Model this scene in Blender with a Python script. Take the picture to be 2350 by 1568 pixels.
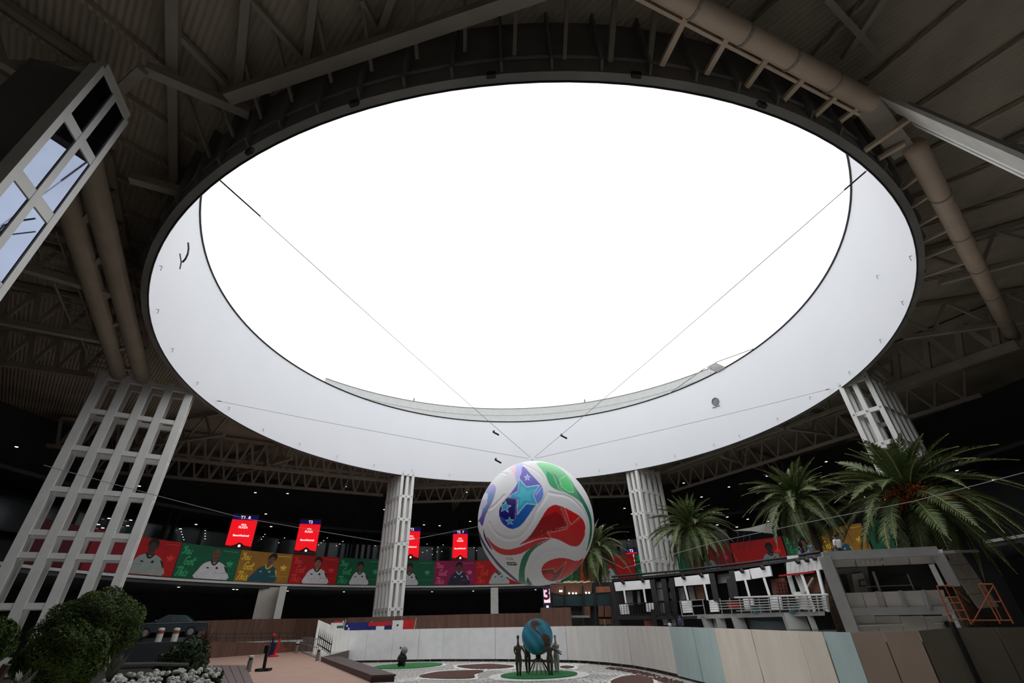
import bpy, bmesh, math, random
import numpy as np
from mathutils import Vector, Matrix
random.seed(7); rng = np.random.default_rng(7)
S = bpy.context.scene; COL = S.collection
for o in list(bpy.data.objects): bpy.data.objects.remove(o)

# ---------------------------------------------------------------- camera
F_PX, TH, RO, HC = 1031.8, 0.5588, -0.0338, 2.5
cd = bpy.data.cameras.new('camera'); cam = bpy.data.objects.new('camera', cd); COL.objects.link(cam)
cd.sensor_fit = 'HORIZONTAL'; cd.sensor_width = 36; cd.lens = 36*F_PX/2350; cd.clip_end = 500
cam.matrix_world = Matrix.Translation((0, 0, HC)) @ Matrix.Rotation(math.pi/2+TH, 4, 'X') @ Matrix.Rotation(RO, 4, 'Z')
S.camera = cam
# ---------------------------------------------------------------- sky (bright overcast)
w = bpy.data.worlds.new('sky'); S.world = w; w.use_nodes = True
nt = w.node_tree; N = nt.nodes; Lk = nt.links; N.clear()
tc = N.new('ShaderNodeTexCoord'); nz = N.new('ShaderNodeTexNoise'); nz.inputs['Scale'].default_value = 2.2; nz.inputs['Detail'].default_value = 5
cr = N.new('ShaderNodeValToRGB'); cr.color_ramp.elements[0].position = .36; cr.color_ramp.elements[1].position = .62
cr.color_ramp.elements[0].color = (.53, .55, .575, 1); cr.color_ramp.elements[1].color = (1, 1, 1, 1)
bg = N.new('ShaderNodeBackground'); bg.inputs['Strength'].default_value = 1.9; wo = N.new('ShaderNodeOutputWorld')
Lk.new(tc.outputs['Generated'], nz.inputs['Vector']); Lk.new(nz.outputs['Fac'], cr.inputs['Fac'])
Lk.new(cr.outputs['Color'], bg.inputs['Color']); Lk.new(bg.outputs['Background'], wo.inputs['Surface'])
# ---------------------------------------------------------------- exposure
S.view_settings.view_transform = 'Standard'; S.view_settings.look = 'None'
S.view_settings.exposure = 0.0; S.view_settings.gamma = 1.0; S.view_settings.use_curve_mapping = False
S.cycles.max_bounces = 8; S.cycles.diffuse_bounces = 5

# ---------------------------------------------------------------- measuring helpers: a viewing ray through a photo pixel met with a plane / distance / cylinder
CX, CY = 1.09, 30.2                    # centre of the round court under the oculus
def ray(px, py):
    x = px-1175; y = 784-py; c, s = math.cos(RO), math.sin(RO)
    x, y = c*x-s*y, s*x+c*y
    return Vector((x, F_PX*math.cos(TH)-y*math.sin(TH), F_PX*math.sin(TH)+y*math.cos(TH)))
EYE = Vector((0, 0, HC))
def PZ(px, py, z): r = ray(px, py); return EYE+r*((z-HC)/r.z)
def PD(px, py, D): r = ray(px, py); return EYE+r*(D/math.hypot(r.x, r.y))
def PC(px, py, R, far=True):
    r = ray(px, py); a = r.x**2+r.y**2; b = -2*(r.x*CX+r.y*CY); c = CX*CX+CY*CY-R*R
    d = math.sqrt(max(0, b*b-4*a*c)); return EYE+r*((-b+(d if far else -d))/2/a)
def polar(R, deg, z): a = math.radians(deg); return Vector((CX+R*math.cos(a), CY+R*math.sin(a), z))
def angle(p): return math.degrees(math.atan2(p.y-CY, p.x-CX))
def V(*a): return Vector(a)
UP = V(0, 0, 1)

# ---------------------------------------------------------------- materials
def srgb(c):
    f = lambda u: u/12.92 if u <= .04045 else ((u+.055)/1.055)**2.4
    return tuple(f(v/255) for v in c)+(1,)
MATS = {}
def mat(name, rgb, rough=.7, metal=0, var=.12, scale=3, bump=0, emit=None, stretch=None, spec=None, trans=0):
    if name in MATS: return MATS[name]
    m = bpy.data.materials.new(name); m.use_nodes = True; n = m.node_tree.nodes; l = m.node_tree.links
    b = n['Principled BSDF']; b.inputs['Roughness'].default_value = rough; b.inputs['Metallic'].default_value = metal
    if spec is not None: b.inputs['Specular IOR Level'].default_value = spec
    if trans: b.inputs['Transmission Weight'].default_value = trans
    c = srgb(rgb)
    if emit:
        b.inputs['Base Color'].default_value = c
        b.inputs['Emission Color'].default_value = c; b.inputs['Emission Strength'].default_value = emit
    else:
        t = n.new('ShaderNodeTexCoord'); mp = n.new('ShaderNodeMapping'); mp.inputs['Scale'].default_value = stretch or (1, 1, 1)
        no = n.new('ShaderNodeTexNoise'); no.inputs['Scale'].default_value = scale; no.inputs['Detail'].default_value = 6
        ra = n.new('ShaderNodeValToRGB'); ra.color_ramp.elements[0].position = .3; ra.color_ramp.elements[1].position = .7
        ra.color_ramp.elements[0].color = tuple(v*(1-var) for v in c[:3])+(1,); ra.color_ramp.elements[1].color = tuple(min(1, v*(1+var)) for v in c[:3])+(1,)
        l.new(t.outputs['Object'], mp.inputs['Vector']); l.new(mp.outputs['Vector'], no.inputs['Vector'])
        l.new(no.outputs['Fac'], ra.inputs['Fac']); l.new(ra.outputs['Color'], b.inputs['Base Color'])
        if bump:
            bu = n.new('ShaderNodeBump'); bu.inputs['Strength'].default_value = bump; bu.inputs['Distance'].default_value = .05
            l.new(no.outputs['Fac'], bu.inputs['Height']); l.new(bu.outputs['Normal'], b.inputs['Normal'])
    MATS[name] = m; return m
def mat_attr(name, rough=.5, spec=.5):
    m = bpy.data.materials.new(name); m.use_nodes = True; n = m.node_tree.nodes
    a = n.new('ShaderNodeVertexColor'); a.layer_name = 'print'
    b = n['Principled BSDF']; b.inputs['Roughness'].default_value = rough; b.inputs['Specular IOR Level'].default_value = spec
    m.node_tree.links.new(a.outputs['Color'], b.inputs['Base Color']); return m
def mat_corrug(name, rgb, sc):
    m = mat(name, rgb, .8, var=.25, scale=.35); n = m.node_tree.nodes; l = m.node_tree.links
    t = n.new('ShaderNodeTexCoord'); wv = n.new('ShaderNodeTexWave'); wv.inputs['Scale'].default_value = sc; wv.inputs['Distortion'].default_value = .3
    wv.bands_direction = 'DIAGONAL'
    bu = n.new('ShaderNodeBump'); bu.inputs['Strength'].default_value = .6; bu.inputs['Distance'].default_value = .06
    l.new(t.outputs['Object'], wv.inputs['Vector']); l.new(wv.outputs['Fac'], bu.inputs['Height']); l.new(bu.outputs['Normal'], n['Principled BSDF'].inputs['Normal'])
    return m
M_white = mat('white_drum_paint', (231, 233, 238), .6, var=.015, scale=.25)
M_membrane = mat('grey_membrane', (196, 200, 200), .7, var=.05, scale=2)
M_darkpaint = mat('dark_fascia_paint', (128, 126, 123), .8, var=.2, scale=.6)
M_ceiling = mat_corrug('corrugated_deck', (180, 169, 152), 2.2)
M_truss = mat('truss_paint', (164, 156, 144), .7, var=.12, scale=.7)
M_tube = mat('tan_pipe_paint', (216, 196, 174), .6, var=.1, scale=.6)
M_post = mat('column_white_paint', (225, 225, 222), .55, var=.06, scale=1.2)
M_girder = mat('girder_pipe_paint', (168, 155, 136), .65, var=.12, scale=.6)
M_black = mat('black_metal', (18, 18, 19), .5, var=.2)
M_rim = mat('black_rim', (14, 14, 15), .6, var=.1)
M_darkwall = mat('dark_hall_wall', (62, 65, 67), .8, var=.2, scale=.5)
M_glassdark = mat('dark_window_glass', (52, 68, 70), .12, var=.2, scale=.3, spec=.5)
M_concrete = mat('pale_concrete', (196, 190, 182), .8, var=.08, scale=1.5, bump=.2)
M_slab = mat('pale_slab_edge', (205, 205, 200), .7, var=.08)
M_road = mat('concourse_paving', (186, 182, 176), .85, var=.2, scale=1.5)
M_terra = mat('terracotta_concrete', (176, 144, 129), .85, var=.06, scale=1.2, bump=.15)
M_deck = mat('dark_brown_decking', (92, 78, 76), .7, var=.12, scale=2)
M_brownboard = mat('brown_hoarding', (100, 70, 57), .7, var=.22, scale=1.2, stretch=(3, 3, .2))
M_turf = mat('green_turf', (44, 118, 62), .95, var=.25, scale=8, bump=.5)
M_gravel = mat('grey_gravel', (176, 172, 168), .95, var=.75, scale=7, bump=.8)
M_pebble = mat('white_pebble', (232, 232, 228), .8, var=.25, scale=14, bump=.6)
M_mulch = mat('brown_mulch', (88, 58, 50), .95, var=.35, scale=6, bump=.6)
M_bronze = mat('dark_bronze', (74, 66, 58), .45, metal=.5, var=.4, scale=7)
M_steel = mat('pale_steel', (170, 168, 165), .35, metal=.6, var=.3, scale=6)
M_blackstone = mat('black_cast_stone', (20, 20, 21), .5, var=.3, scale=6)
M_greystone = mat('grey_cast_stone', (120, 124, 124), .7, var=.2, scale=6)
M_foliage = mat('topiary_leaf', (78, 100, 36), .75, var=.5, scale=5)
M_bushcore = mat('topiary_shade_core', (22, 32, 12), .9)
M_leafdark = mat('dark_shrub_leaf', (44, 66, 34), .7, var=.4, scale=4)
M_blossom = mat('white_blossom', (240, 242, 232), .8, var=.2, scale=20)
M_trunk = mat('bark', (84, 68, 54), .9, var=.3, scale=6, bump=.5)
M_palmtrunk = mat('palm_bark', (92, 74, 56), .9, var=.4, scale=6, bump=.8)
M_frond = mat('palm_leaflet', (84, 100, 58), .5, var=.35, scale=2.5)
M_rachis = mat('palm_rachis', (150, 148, 96), .6, var=.2)
M_fruit = mat('orange_date_stalk', (196, 92, 34), .7, var=.25, scale=5)
M_grey = mat('grey_steel_paint', (150, 150, 148), .6, var=.1, scale=1.5)
M_greypanel = mat('grey_cladding', (182, 178, 170), .7, var=.14, scale=1.2)
M_fascia = mat('white_shop_fascia', (246, 246, 247), .6, var=.03)
M_greyshop = mat('grey_shop_panel', (128, 126, 122), .7, var=.15)
M_curtain = mat('white_curtain', (205, 204, 204), .8, var=.1, scale=3)
M_redtrim = mat('red_trim', (170, 26, 24), .6, var=.1)
M_redrack = mat('dark_red_rack', (96, 20, 22), .7)
M_shopdark = mat('dark_shop_interior', (34, 33, 34), .8, var=.3)
M_shopbrown = mat('brown_shop_wood', (104, 66, 48), .7, var=.2, stretch=(3, 3, .3))
M_orange = mat('orange_scaffold', (150, 72, 28), .6, var=.15)
M_red = mat('red_plastic', (200, 26, 30), .5, var=.1)
M_navy = mat('navy_plastic', (24, 30, 72), .5, var=.1)
M_bollard = mat('bollard_steel', (150, 146, 140), .4, metal=.4, var=.2)
M_cable = mat('steel_cable', (140, 140, 142), .5, var=.1)
M_light = mat('lamp_glow', (255, 250, 238), emit=3.5)
M_lightdim = mat('dim_lamp_glow', (235, 240, 240), emit=.9)
M_screenred = mat('red_led_screen', (240, 18, 30), emit=.85)
M_screennavy = mat('navy_led_screen', (14, 12, 92), emit=.6)
M_screenwhite = mat('white_led_letters', (255, 226, 230), emit=1.0)
M_screendark = mat('dark_led_print', (40, 4, 8), emit=.3)
M_carbody = mat('dark_car_paint', (62, 70, 74), .22, metal=.2, var=.1)
M_carwhite = mat('silver_car_paint', (170, 172, 172), .3, metal=.3, var=.1)
M_tyre = mat('tyre', (16, 16, 16), .8)
M_skin = mat('skin', (150, 104, 80), .6, var=.05)
M_hair = mat('dark_hair', (24, 18, 16), .6)

# ---------------------------------------------------------------- mesh builder
ORG = {}                                 # world origin of every thing (parts are stored relative to it)
class MB:
    def __init__(s): s.v = []; s.f = []
    def add(s, vs, fs):
        o = len(s.v); s.v += [Vector(v) for v in vs]; s.f += [tuple(i+o for i in f) for f in fs]; return s
    def quad(s, a, b, c, d): return s.add([a, b, c, d], [(0, 1, 2, 3)])
    def poly(s, pts): return s.add(pts, [tuple(range(len(pts)))])
    def hexa(s, b, t):
        return s.add(list(b)+list(t), [(3, 2, 1, 0), (4, 5, 6, 7), (0, 1, 5, 4), (1, 2, 6, 5), (2, 3, 7, 6), (3, 0, 4, 7)])
    def box(s, c, hx, hy, hz):
        """half-axis vectors or numbers"""
        X = hx if isinstance(hx, Vector) else V(hx, 0, 0); Y = hy if isinstance(hy, Vector) else V(0, hy, 0); Z = hz if isinstance(hz, Vector) else V(0, 0, hz)
        c = Vector(c); return s.hexa([c-X-Y-Z, c+X-Y-Z, c+X+Y-Z, c-X+Y-Z], [c-X-Y+Z, c+X-Y+Z, c+X+Y+Z, c-X+Y+Z])
    def bar(s, p, q, w, h=None, up=UP):
        p = Vector(p); q = Vector(q); d = (q-p).normalized(); h = h or w
        u = d.cross(up)
        if u.length < 1e-3: u = d.cross(V(0, 1, 0))
        u.normalize(); n = u.cross(d)
        return s.box((p+q)/2, (q-p)/2, u*w/2, n*h/2)
    def tube(s, p, q, r, n=8, r2=None): return s.path([p, q], [r, r if r2 is None else r2], n)
    def path(s, pts, rad, n=8, cap=True):
        pts = [Vector(p) for p in pts]; rad = rad if isinstance(rad, (list, tuple)) else [rad]*len(pts)
        o = len(s.v); k = len(pts); pu = None
        for i, p in enumerate(pts):
            d = (pts[min(i+1, k-1)]-pts[max(i-1, 0)]).normalized()
            if pu is None: u = d.cross(UP); u = d.cross(V(1, 0, 0)) if u.length < 1e-2 else u
            else: u = pu-d*pu.dot(d)
            u.normalize(); pu = u; v = d.cross(u)
            for j in range(n):
                a = 2*math.pi*j/n; s.v.append(p+(u*math.cos(a)+v*math.sin(a))*rad[i])
        for i in range(k-1):
            for j in range(n):
                a = o+i*n+j; b = o+i*n+(j+1) % n; s.f.append((a, b, b+n, a+n))
        if cap: s.f.append(tuple(o+j for j in range(n))[::-1]); s.f.append(tuple(o+(k-1)*n+j for j in range(n)))
        return s
    def lathe(s, prof, c, n=24, cap=True):
        c = Vector(c); o = len(s.v)
        for r, z in prof:
            for j in range(n):
                a = 2*math.pi*j/n; s.v.append(c+V(r*math.cos(a), r*math.sin(a), z))
        for i in range(len(prof)-1):
            for j in range(n):
                a = o+i*n+j; b = o+i*n+(j+1) % n; s.f.append((a, b, b+n, a+n))
        if cap:
            s.f.append(tuple(o+j for j in range(n))[::-1]); s.f.append(tuple(o+(len(prof)-1)*n+j for j in range(n)))
        return s
    def ball(s, c, r, n=12, m=8, sc=(1, 1, 1), ax=None):
        c = Vector(c); o = len(s.v)
        for i in range(m+1):
            t = math.pi*i/m
            for j in range(n):
                a = 2*math.pi*j/n
                s.v.append(c+V(r*sc[0]*math.sin(t)*math.cos(a), r*sc[1]*math.sin(t)*math.sin(a), -r*sc[2]*math.cos(t)))
        for i in range(m):
            for j in range(n):
                a = o+i*n+j; b = o+i*n+(j+1) % n; s.f.append((a, b, b+n, a+n))
        return s
    def slab(s, pts, n, t):
        """flat polygon pts thickened by t along -n"""
        n = Vector(n).normalized(); pts = [Vector(p) for p in pts]; k = len(pts)
        return s.add(pts+[p-n*t for p in pts], [tuple(range(k)), tuple(range(k, 2*k))[::-1]]+[(i, i+k, (i+1) % k+k, (i+1) % k) for i in range(k)])
    def build(s, name, m, parent=None, smooth=False, **kw):
        me = bpy.data.meshes.new(name); og = ORG[parent.name] if parent is not None and parent.name in ORG else V(0, 0, 0)
        me.from_pydata([tuple(v-og) for v in s.v], [], s.f); me.update()
        bm = bmesh.new(); bm.from_mesh(me)
        bmesh.ops.remove_doubles(bm, verts=bm.verts, dist=1e-5)
        bmesh.ops.recalc_face_normals(bm, faces=bm.faces); bm.to_mesh(me); bm.free()
        if smooth:
            for p in me.polygons: p.use_smooth = True
        return link(name, me, m, parent, **kw)
def link(name, me, m, parent=None, label=None, cat=None, group=None, kind=None):
    o = bpy.data.objects.new(name, me); COL.objects.link(o)
    if m is not None and len(me.materials) == 0: me.materials.append(m)
    if parent is not None: o.parent = parent; ORG[o.name] = ORG.get(parent.name, V(0, 0, 0))
    tag(o, label, cat, group, kind); return o
def tag(o, label=None, cat=None, group=None, kind=None):
    if label: o['label'] = label
    if cat: o['category'] = cat
    if group: o['group'] = group
    if kind: o['kind'] = kind
    return o
def thing(name, loc, label, cat, group=None):
    o = bpy.data.objects.new(name, None); COL.objects.link(o); o.location = loc; o.empty_display_size = .3
    ORG[o.name] = Vector(loc); return tag(o, label, cat, group)
def struct(mb, name, m, parent=None, smooth=False):
    return mb.build(name, m, parent, smooth, kind=None if parent else 'structure')
def copy_tree(o, loc, label=None, rz=0, parent=None):
    c = o.copy(); COL.objects.link(c)
    if parent is not None: c.parent = parent
    else:
        c.location = loc; c.rotation_euler.z = rz
        if label: c['label'] = label
    for ch in list(o.children): copy_tree(ch, None, parent=c)
    return c
def ribbon(mb, pts, w, n=UP):
    pts = [Vector(p) for p in pts]
    for a, b in zip(pts, pts[1:]):
        d = (b-a); u = d.cross(Vector(n)).normalized()*w/2; mb.quad(a-u, b-u, b+u, a+u)
    return mb
def frame_axes(p, toward):
    """right / up axes of an upright sheet at p that faces the point toward"""
    n = Vector((toward.x-p.x, toward.y-p.y, 0)).normalized(); return UP.cross(n), UP, n
def pip(px, py, poly):
    poly = np.asarray(poly, float); x0, y0 = poly[:, 0], poly[:, 1]; x1, y1 = np.roll(x0, -1), np.roll(y0, -1)
    ins = np.zeros(px.shape, bool)
    for a, b, c, d in zip(x0, y0, x1, y1):
        if b == d: continue
        ins ^= ((b > py) != (d > py)) & (px < (c-a)*(py-b)/(d-b)+a)
    return ins
def smooth_poly(p, k=5):
    p = np.asarray(p, float); n = len(p); out = []
    for i in range(n):
        a, b, c, d = p[i-1], p[i], p[(i+1) % n], p[(i+2) % n]
        for t in np.arange(k)/k:
            out.append(.5*(2*b+(c-a)*t+(2*a-5*b+4*c-d)*t*t+(3*b-a-3*c+d)*t**3))
    return np.array(out)
def smooth_line(p, k=6):
    p = np.asarray(p, float); q = np.vstack([2*p[0]-p[1], p, 2*p[-1]-p[-2]]); out = []
    for i in range(1, len(q)-2):
        a, b, c, d = q[i-1], q[i], q[i+1], q[i+2]
        for t in np.arange(k)/k: out.append(.5*(2*b+(c-a)*t+(2*a-5*b+4*c-d)*t*t+(3*b-a-3*c+d)*t**3))
    out.append(p[-1]); return np.array(out)

# ================================================================ SETTING
ZR, RR, ZTOP, ZDECK, GL = 16.34, 22.8, 23.77, 19.4, 0.9
# --- court floor and raised concourse
fence_plan = [V(-15.0, 46.5, 0), V(-7.2, 44.8, 0), V(-1.3, 42.0, 0), V(3.9, 38.3, 0), V(6.0, 34.6, 0), V(6.95, 31.4, 0), V(7.5, 27, 0), V(7.75, 24, 0), V(7.95, 19.5, 0), V(8.3, 16.8, 0), V(9.0, 14.7, 0), V(10.0, 13.7, 0), V(10.9, 13.35, 0), V(12.3, 13.2, 0), V(13.8, 13.1, 0)]
court = [V(p.x+.15, p.y+.1, 0) for p in fence_plan]+[V(13.8, 11, 0), V(4, 11, 0), V(-4.6, 14, 0), V(-4.9, 18.6, 0), V(-11.75, 31.3, 0), V(-13.6, 37, 0)]
struct(MB().poly([V(p.x, p.y, 0) for p in court]), 'floor', M_gravel)
def annulus_floor(name, m, z, hole, R):
    bm = bmesh.new(); loops = []
    for pts in (hole, [polar(R, i*5, 0) for i in range(72)]):
        vs = [bm.verts.new((p.x, p.y, z)) for p in pts]; loops += [bm.edges.new((vs[i], vs[(i+1) % len(vs)])) for i in range(len(vs))]
    bmesh.ops.triangle_fill(bm, use_beauty=True, edges=loops)
    bmesh.ops.recalc_face_normals(bm, faces=bm.faces)
    me = bpy.data.meshes.new(name); bm.to_mesh(me); bm.free(); return link(name, me, m, kind='structure')
annulus_floor('floor_concourse', M_road, GL, court, 46)
mb = MB()
for a, b in zip(court, court[1:]+court[:1]): mb.quad(a, b, b+UP*GL, a+UP*GL)
struct(mb, 'wall_court', M_deck)
# --- outer hall wall, balcony slab and soffit
def ring(mb, r0, r1, z0, z1, a0=0, a1=360, n=96):
    k = n if a1-a0 < 360 else n
    for i in range(k):
        t0 = a0+(a1-a0)*i/n; t1 = a0+(a1-a0)*(i+1)/n
        P = [polar(r, t, z) for z in (z0, z1) for r, t in ((r0, t0), (r1, t0), (r1, t1), (r0, t1))]
        mb.hexa(P[:4], P[4:])
    return mb
struct(ring(MB(), 44, 44.5, 0, ZDECK+1), 'wall_hall', M_darkwall)
RB = 32.0
fl = struct(ring(MB(), RB+.05, 44.2, 6.0, 6.45, -20, 215, 90), 'floor_balcony', M_darkwall)
mb = ring(MB(), RB-.08, RB+.05, 6.27, 6.45, -20, 215, 90); struct(mb, 'balcony_slab_edge', M_slab, fl)
mb = ring(MB(), 38.2, 44.2, 13.0, 13.3, -20, 215, 90); struct(mb, 'ceiling_soffit', M_darkwall)
# --- roof deck
cl = struct(ring(MB(), RR+.3, 47, ZDECK, ZDECK+.35, n=144), 'ceiling', M_ceiling)
# --- oculus drum: white inside, dark panelled outside
mb = MB(); n = 160
for i in range(n):
    a, b = i*360/n, (i+1)*360/n
    mb.quad(polar(RR, a, ZR), polar(RR, b, ZR), polar(RR, b, ZTOP), polar(RR, a, ZTOP))
drum = struct(mb, 'wall_oculus', M_white, smooth=True)
mb = MB()
for i in range(n):
    a, b = i*360/n, (i+1)*360/n
    mb.quad(polar(RR+.32, a, ZR), polar(RR+.32, b, ZR), polar(RR+.32, b, ZTOP), polar(RR+.32, a, ZTOP))
    mb.quad(polar(RR, a, ZR), polar(RR, b, ZR), polar(RR+.32, b, ZR), polar(RR+.32, a, ZR))
    mb.quad(polar(RR, a, ZTOP), polar(RR, b, ZTOP), polar(RR+.32, b, ZTOP), polar(RR+.32, a, ZTOP))
struct(mb, 'outer_fascia', M_darkpaint, drum)
mb = MB().path([polar(RR-.02, i*360/n, ZTOP) for i in range(n+1)], .07, 6); struct(mb, 'rim_trim', M_rim, drum)
mb = MB().path([polar(RR+.02, i*360/n, ZR) for i in range(n+1)], .035, 6); struct(mb, 'rim_trim', M_rim, drum)
mb = MB().path([polar(RR+.36, i*360/n, 17.1) for i in range(n+1)], .05, 6); struct(mb, 'fascia_rail', M_darkpaint, drum)
for k in range(97):                       # stiffener ribs of the outer fascia
    a = k*360/97
    mb = MB().hexa([polar(RR+.3, a-.1, ZR+.05), polar(RR+.52, a-.1, ZR+.3), polar(RR+.52, a+.1, ZR+.3), polar(RR+.3, a+.1, ZR+.05)],
                   [polar(RR+.3, a-.1, ZDECK), polar(RR+.62, a-.1, ZDECK), polar(RR+.62, a+.1, ZDECK), polar(RR+.3, a+.1, ZDECK)])
    struct(mb, 'fascia_rib', M_darkpaint, drum)
for px, py in ((1127, 172), (1460, 172), (813, 237), (573, 347), (1748, 240)):   # small dark openings in the fascia
    p = PC(px, py, RR+.34, False); a = angle(p)
    mb = MB().box(p, polar(RR, a+90, 0)*0+V(-math.sin(math.radians(a)), math.cos(math.radians(a)), 0)*.14, V(math.cos(math.radians(a)), math.sin(math.radians(a)), 0)*.06, .1)
    struct(mb, 'fascia_box', M_rim, drum)
# small hooks under the white wall's lower rim
for px, py in ((393, 800), (451, 877), (524, 935), (603, 985), (687, 1018), (773, 1047), (858, 1067), (945, 1079), (1032, 1089), (1375, 1079), (1461, 1064), (1549, 1045), (1639, 1020), (1697, 999), (1785, 960), (1860, 911), (1951, 853), (2023, 779), (2074, 691), (2093, 587), (2016, 632), (359, 710), (366, 610)):
    p = PC(px, py, RR-.03, py > 600 or px > 2000 or px < 380); q = V(CX, CY, p.z)-p; q.normalize()
    mb = MB().tube(p, p+q*.12, .018, 6).tube(p+q*.11, p+q*.12+V(0, 0, -.24), .018, 6); struct(mb, 'rim_hook', M_cable, drum)
# round vent in the white wall with a short bracket
p = PC(1642, 922, RR-.02); q = (V(CX, CY, p.z)-p).normalized(); t = UP.cross(q)
mb = MB().path([p+(t*math.cos(a)+UP*math.sin(a))*.36+q*.04 for a in np.linspace(0, 2*math.pi, 25)], .06, 6); vent = struct(mb, 'round_vent', M_greystone, drum)
mb = MB()
for k in range(-3, 4): mb.bar(p+UP*k*.09-t*.3*math.cos(k*.4)+q*.02, p+UP*k*.09+t*.3*math.cos(k*.4)+q*.02, .05, .02)
struct(mb, 'vent_louvre', M_grey, vent)
mb = MB().path([p+UP*-.55+t*.35+q*.05, p+UP*-.5-t*.5+q*.05], .035, 6); struct(mb, 'vent_bracket', M_cable, drum)
# bent black strap and faint stain on the left of the white wall
pts = [PC(x, y, RR-.06, False) for x, y in ((432, 558), (433, 570), (431, 583), (426, 594), (419, 602))]
struct(MB().path(pts, .028, 6), 'loose_strap', M_black, drum)
pts = [PC(x, y, RR-.03, False) for x, y in ((413, 583), (416, 602), (413, 617))]
struct(MB().path(pts, .02, 6), 'loose_strap', M_greystone, drum)
# --- upper roof wall seen beyond the drum
R3, Z3 = 2.3906*13.84, 2.5+1.9891*13.84
up = struct(ring(MB(), R3, R3+.3, 22.5, Z3, 40, 140, 60), 'wall_upper_roof', M_membrane)
mb = MB().path([polar(R3-.02, a, Z3) for a in np.linspace(40, 140, 61)], .05, 6); struct(mb, 'rim_trim', M_darkpaint, up)
mb = MB().path([polar(R3-.03, a, Z3-1.1) for a in np.linspace(40, 140, 61)], .02, 5); struct(mb, 'seam_strip', M_greypanel, up)
for px, py in ((950, 918), (1342, 921)):
    p = PC(px, py, R3+.1); struct(MB().bar(p-UP*.4, p+UP*.25, .18), 'rim_lamp', M_darkpaint, up)
# --- grated landing with stays on the drum's far edge
t = thing('maintenance_platform', PC(1660, 846, RR+.2), 'small grated steel landing with stays on the upper rim of the oculus', 'platform')
a0 = PC(1622, 842, RR+1.5); a1 = PC(1642, 832, RR+2.2); b0 = PC(1664, 842, RR-.1); b1 = PC(1645, 853, RR-.1)
MB().slab([a0, a1, b0, b1], UP, .12).build('grating', M_darkpaint, t)
for u in (.33, .66): MB().bar(a0.lerp(b1, u)-UP*.1, a1.lerp(b0, u)-UP*.1, .1).build('joist', M_grey, t)
MB().tube(PC(1618, 845, RR+1.3), PC(1536, 903, RR-.1), .05, 6).build('stay', M_steel, t)
MB().tube(PC(1642, 832, RR+2.2), PC(1728, 801, RR-.1), .05, 6).build('stay', M_steel, t)
MB().tube(PC(1626, 840, RR+1.3), PC(1631, 856, RR), .05, 6).build('stay', M_steel, t)

# --- trusses of the roof
def truss(p, q, zt, zb, nb, w=.26, wb=.16, name='roof_truss', m=None, vert=True):
    m = m or M_truss; p = Vector(p); q = Vector(q)
    P = lambda u, z: V(p.x+(q.x-p.x)*u, p.y+(q.y-p.y)*u, z)
    b = MB().bar(P(0, zb), P(1, zb), w).build(name, m, cl)
    MB().bar(P(0, zt), P(1, zt), w).build('top_chord', m, b)
    for i in range(nb):
        u0, u1, um = i/nb, (i+1)/nb, (i+.5)/nb
        MB().bar(P(u0, zt), P(um, zb), wb).build('brace', m, b); MB().bar(P(um, zb), P(u1, zt), wb).build('brace', m, b)
    return b
COLS = {'cen': 124.2, 'r1': 59.4, 'r2': -1.9, 'left': -175.0}
def colp(k, r): return polar(r, COLS[k], 0)
tA0, tA1 = PZ(395, 1053, 16.5), PZ(905, 1106, 16.5); dA = (tA1-tA0).normalized(); nA = V(-dA.y, dA.x, 0)*(1 if V(-dA.y, dA.x, 0).dot(tA0-V(CX, CY, 16.5)) > 0 else -1)
truss(tA0-dA*9, tA1, 19.0, 16.5, 22, .3, .2); truss(tA0-dA*11+nA*5.2, tA1+nA*4.6, 18.3, 16.0, 24, .28, .18)
for r, zb, zt in ((29.2, 16.6, 19.0), (33.6, 15.8, 18.0)):
    truss(polar(r, 122, 0), polar(r, 61, 0), zt, zb, 22)
for r, zb, zt in ((28.6, 17.0, 19.0), (34.0, 16.0, 18.2)):
    truss(polar(r, 57, 0), polar(r, 2, 0), zt, zb, 16)
# pair of heavy pipes with a truss from the near left column to the left column
for (x0, y0), (x1, y1) in (((160, 480), (277, 868)), ((210, 400), (327, 868))):
    p, q = PZ(x0, y0, 16.8), PZ(x1, y1, 16.8); e = (p-q).normalized()*6
    MB().tube(p+e*.6, q, .42, 12).build('girder_pipe', M_girder, cl, smooth=True)
pa, qa = PZ(185, 440, 16.8), PZ(300, 868, 16.8)
truss(pa, qa, 19.2, 17.4, 8)
for k in range(6):
    u = (k+.5)/6; MB().bar(PZ(160, 480, 16.8).lerp(PZ(277, 868, 16.8), u), PZ(210, 400, 16.8).lerp(PZ(327, 868, 16.8), u), .2).build('girder_strut', M_truss, cl)
# radial trusses running outward behind the left girder
for (x0, y0), (x1, y1), s in (((0, 737), (245, 783), 1.7), ((0, 833), (214, 863), 1.7), ((57, 615), (268, 676), 2.2)):
    p, q = PZ(x0, y0, 16.8), PZ(x1, y1, 16.8); truss(q+(p-q)*s, q, 19.1, 16.8, 6, .34, .2)
for d in (150, 166, 105, 90, 76, 40, 22, -14, -28, -42, -96, -82, -68, -110, -124):
    o = 24.3 if d > -40 and d < 30 else 27
    truss(polar(o, d, 0), polar(43.5, d, 0), 19.1, 17.0, 6, .26, .16)
# right-hand heavy truss between the right column and the long pipe
p, q = PZ(2030, 895, 16.3), PZ(2335, 790, 16.3)
truss(q, p, 19.0, 16.3, 4, .5, .34)
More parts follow.
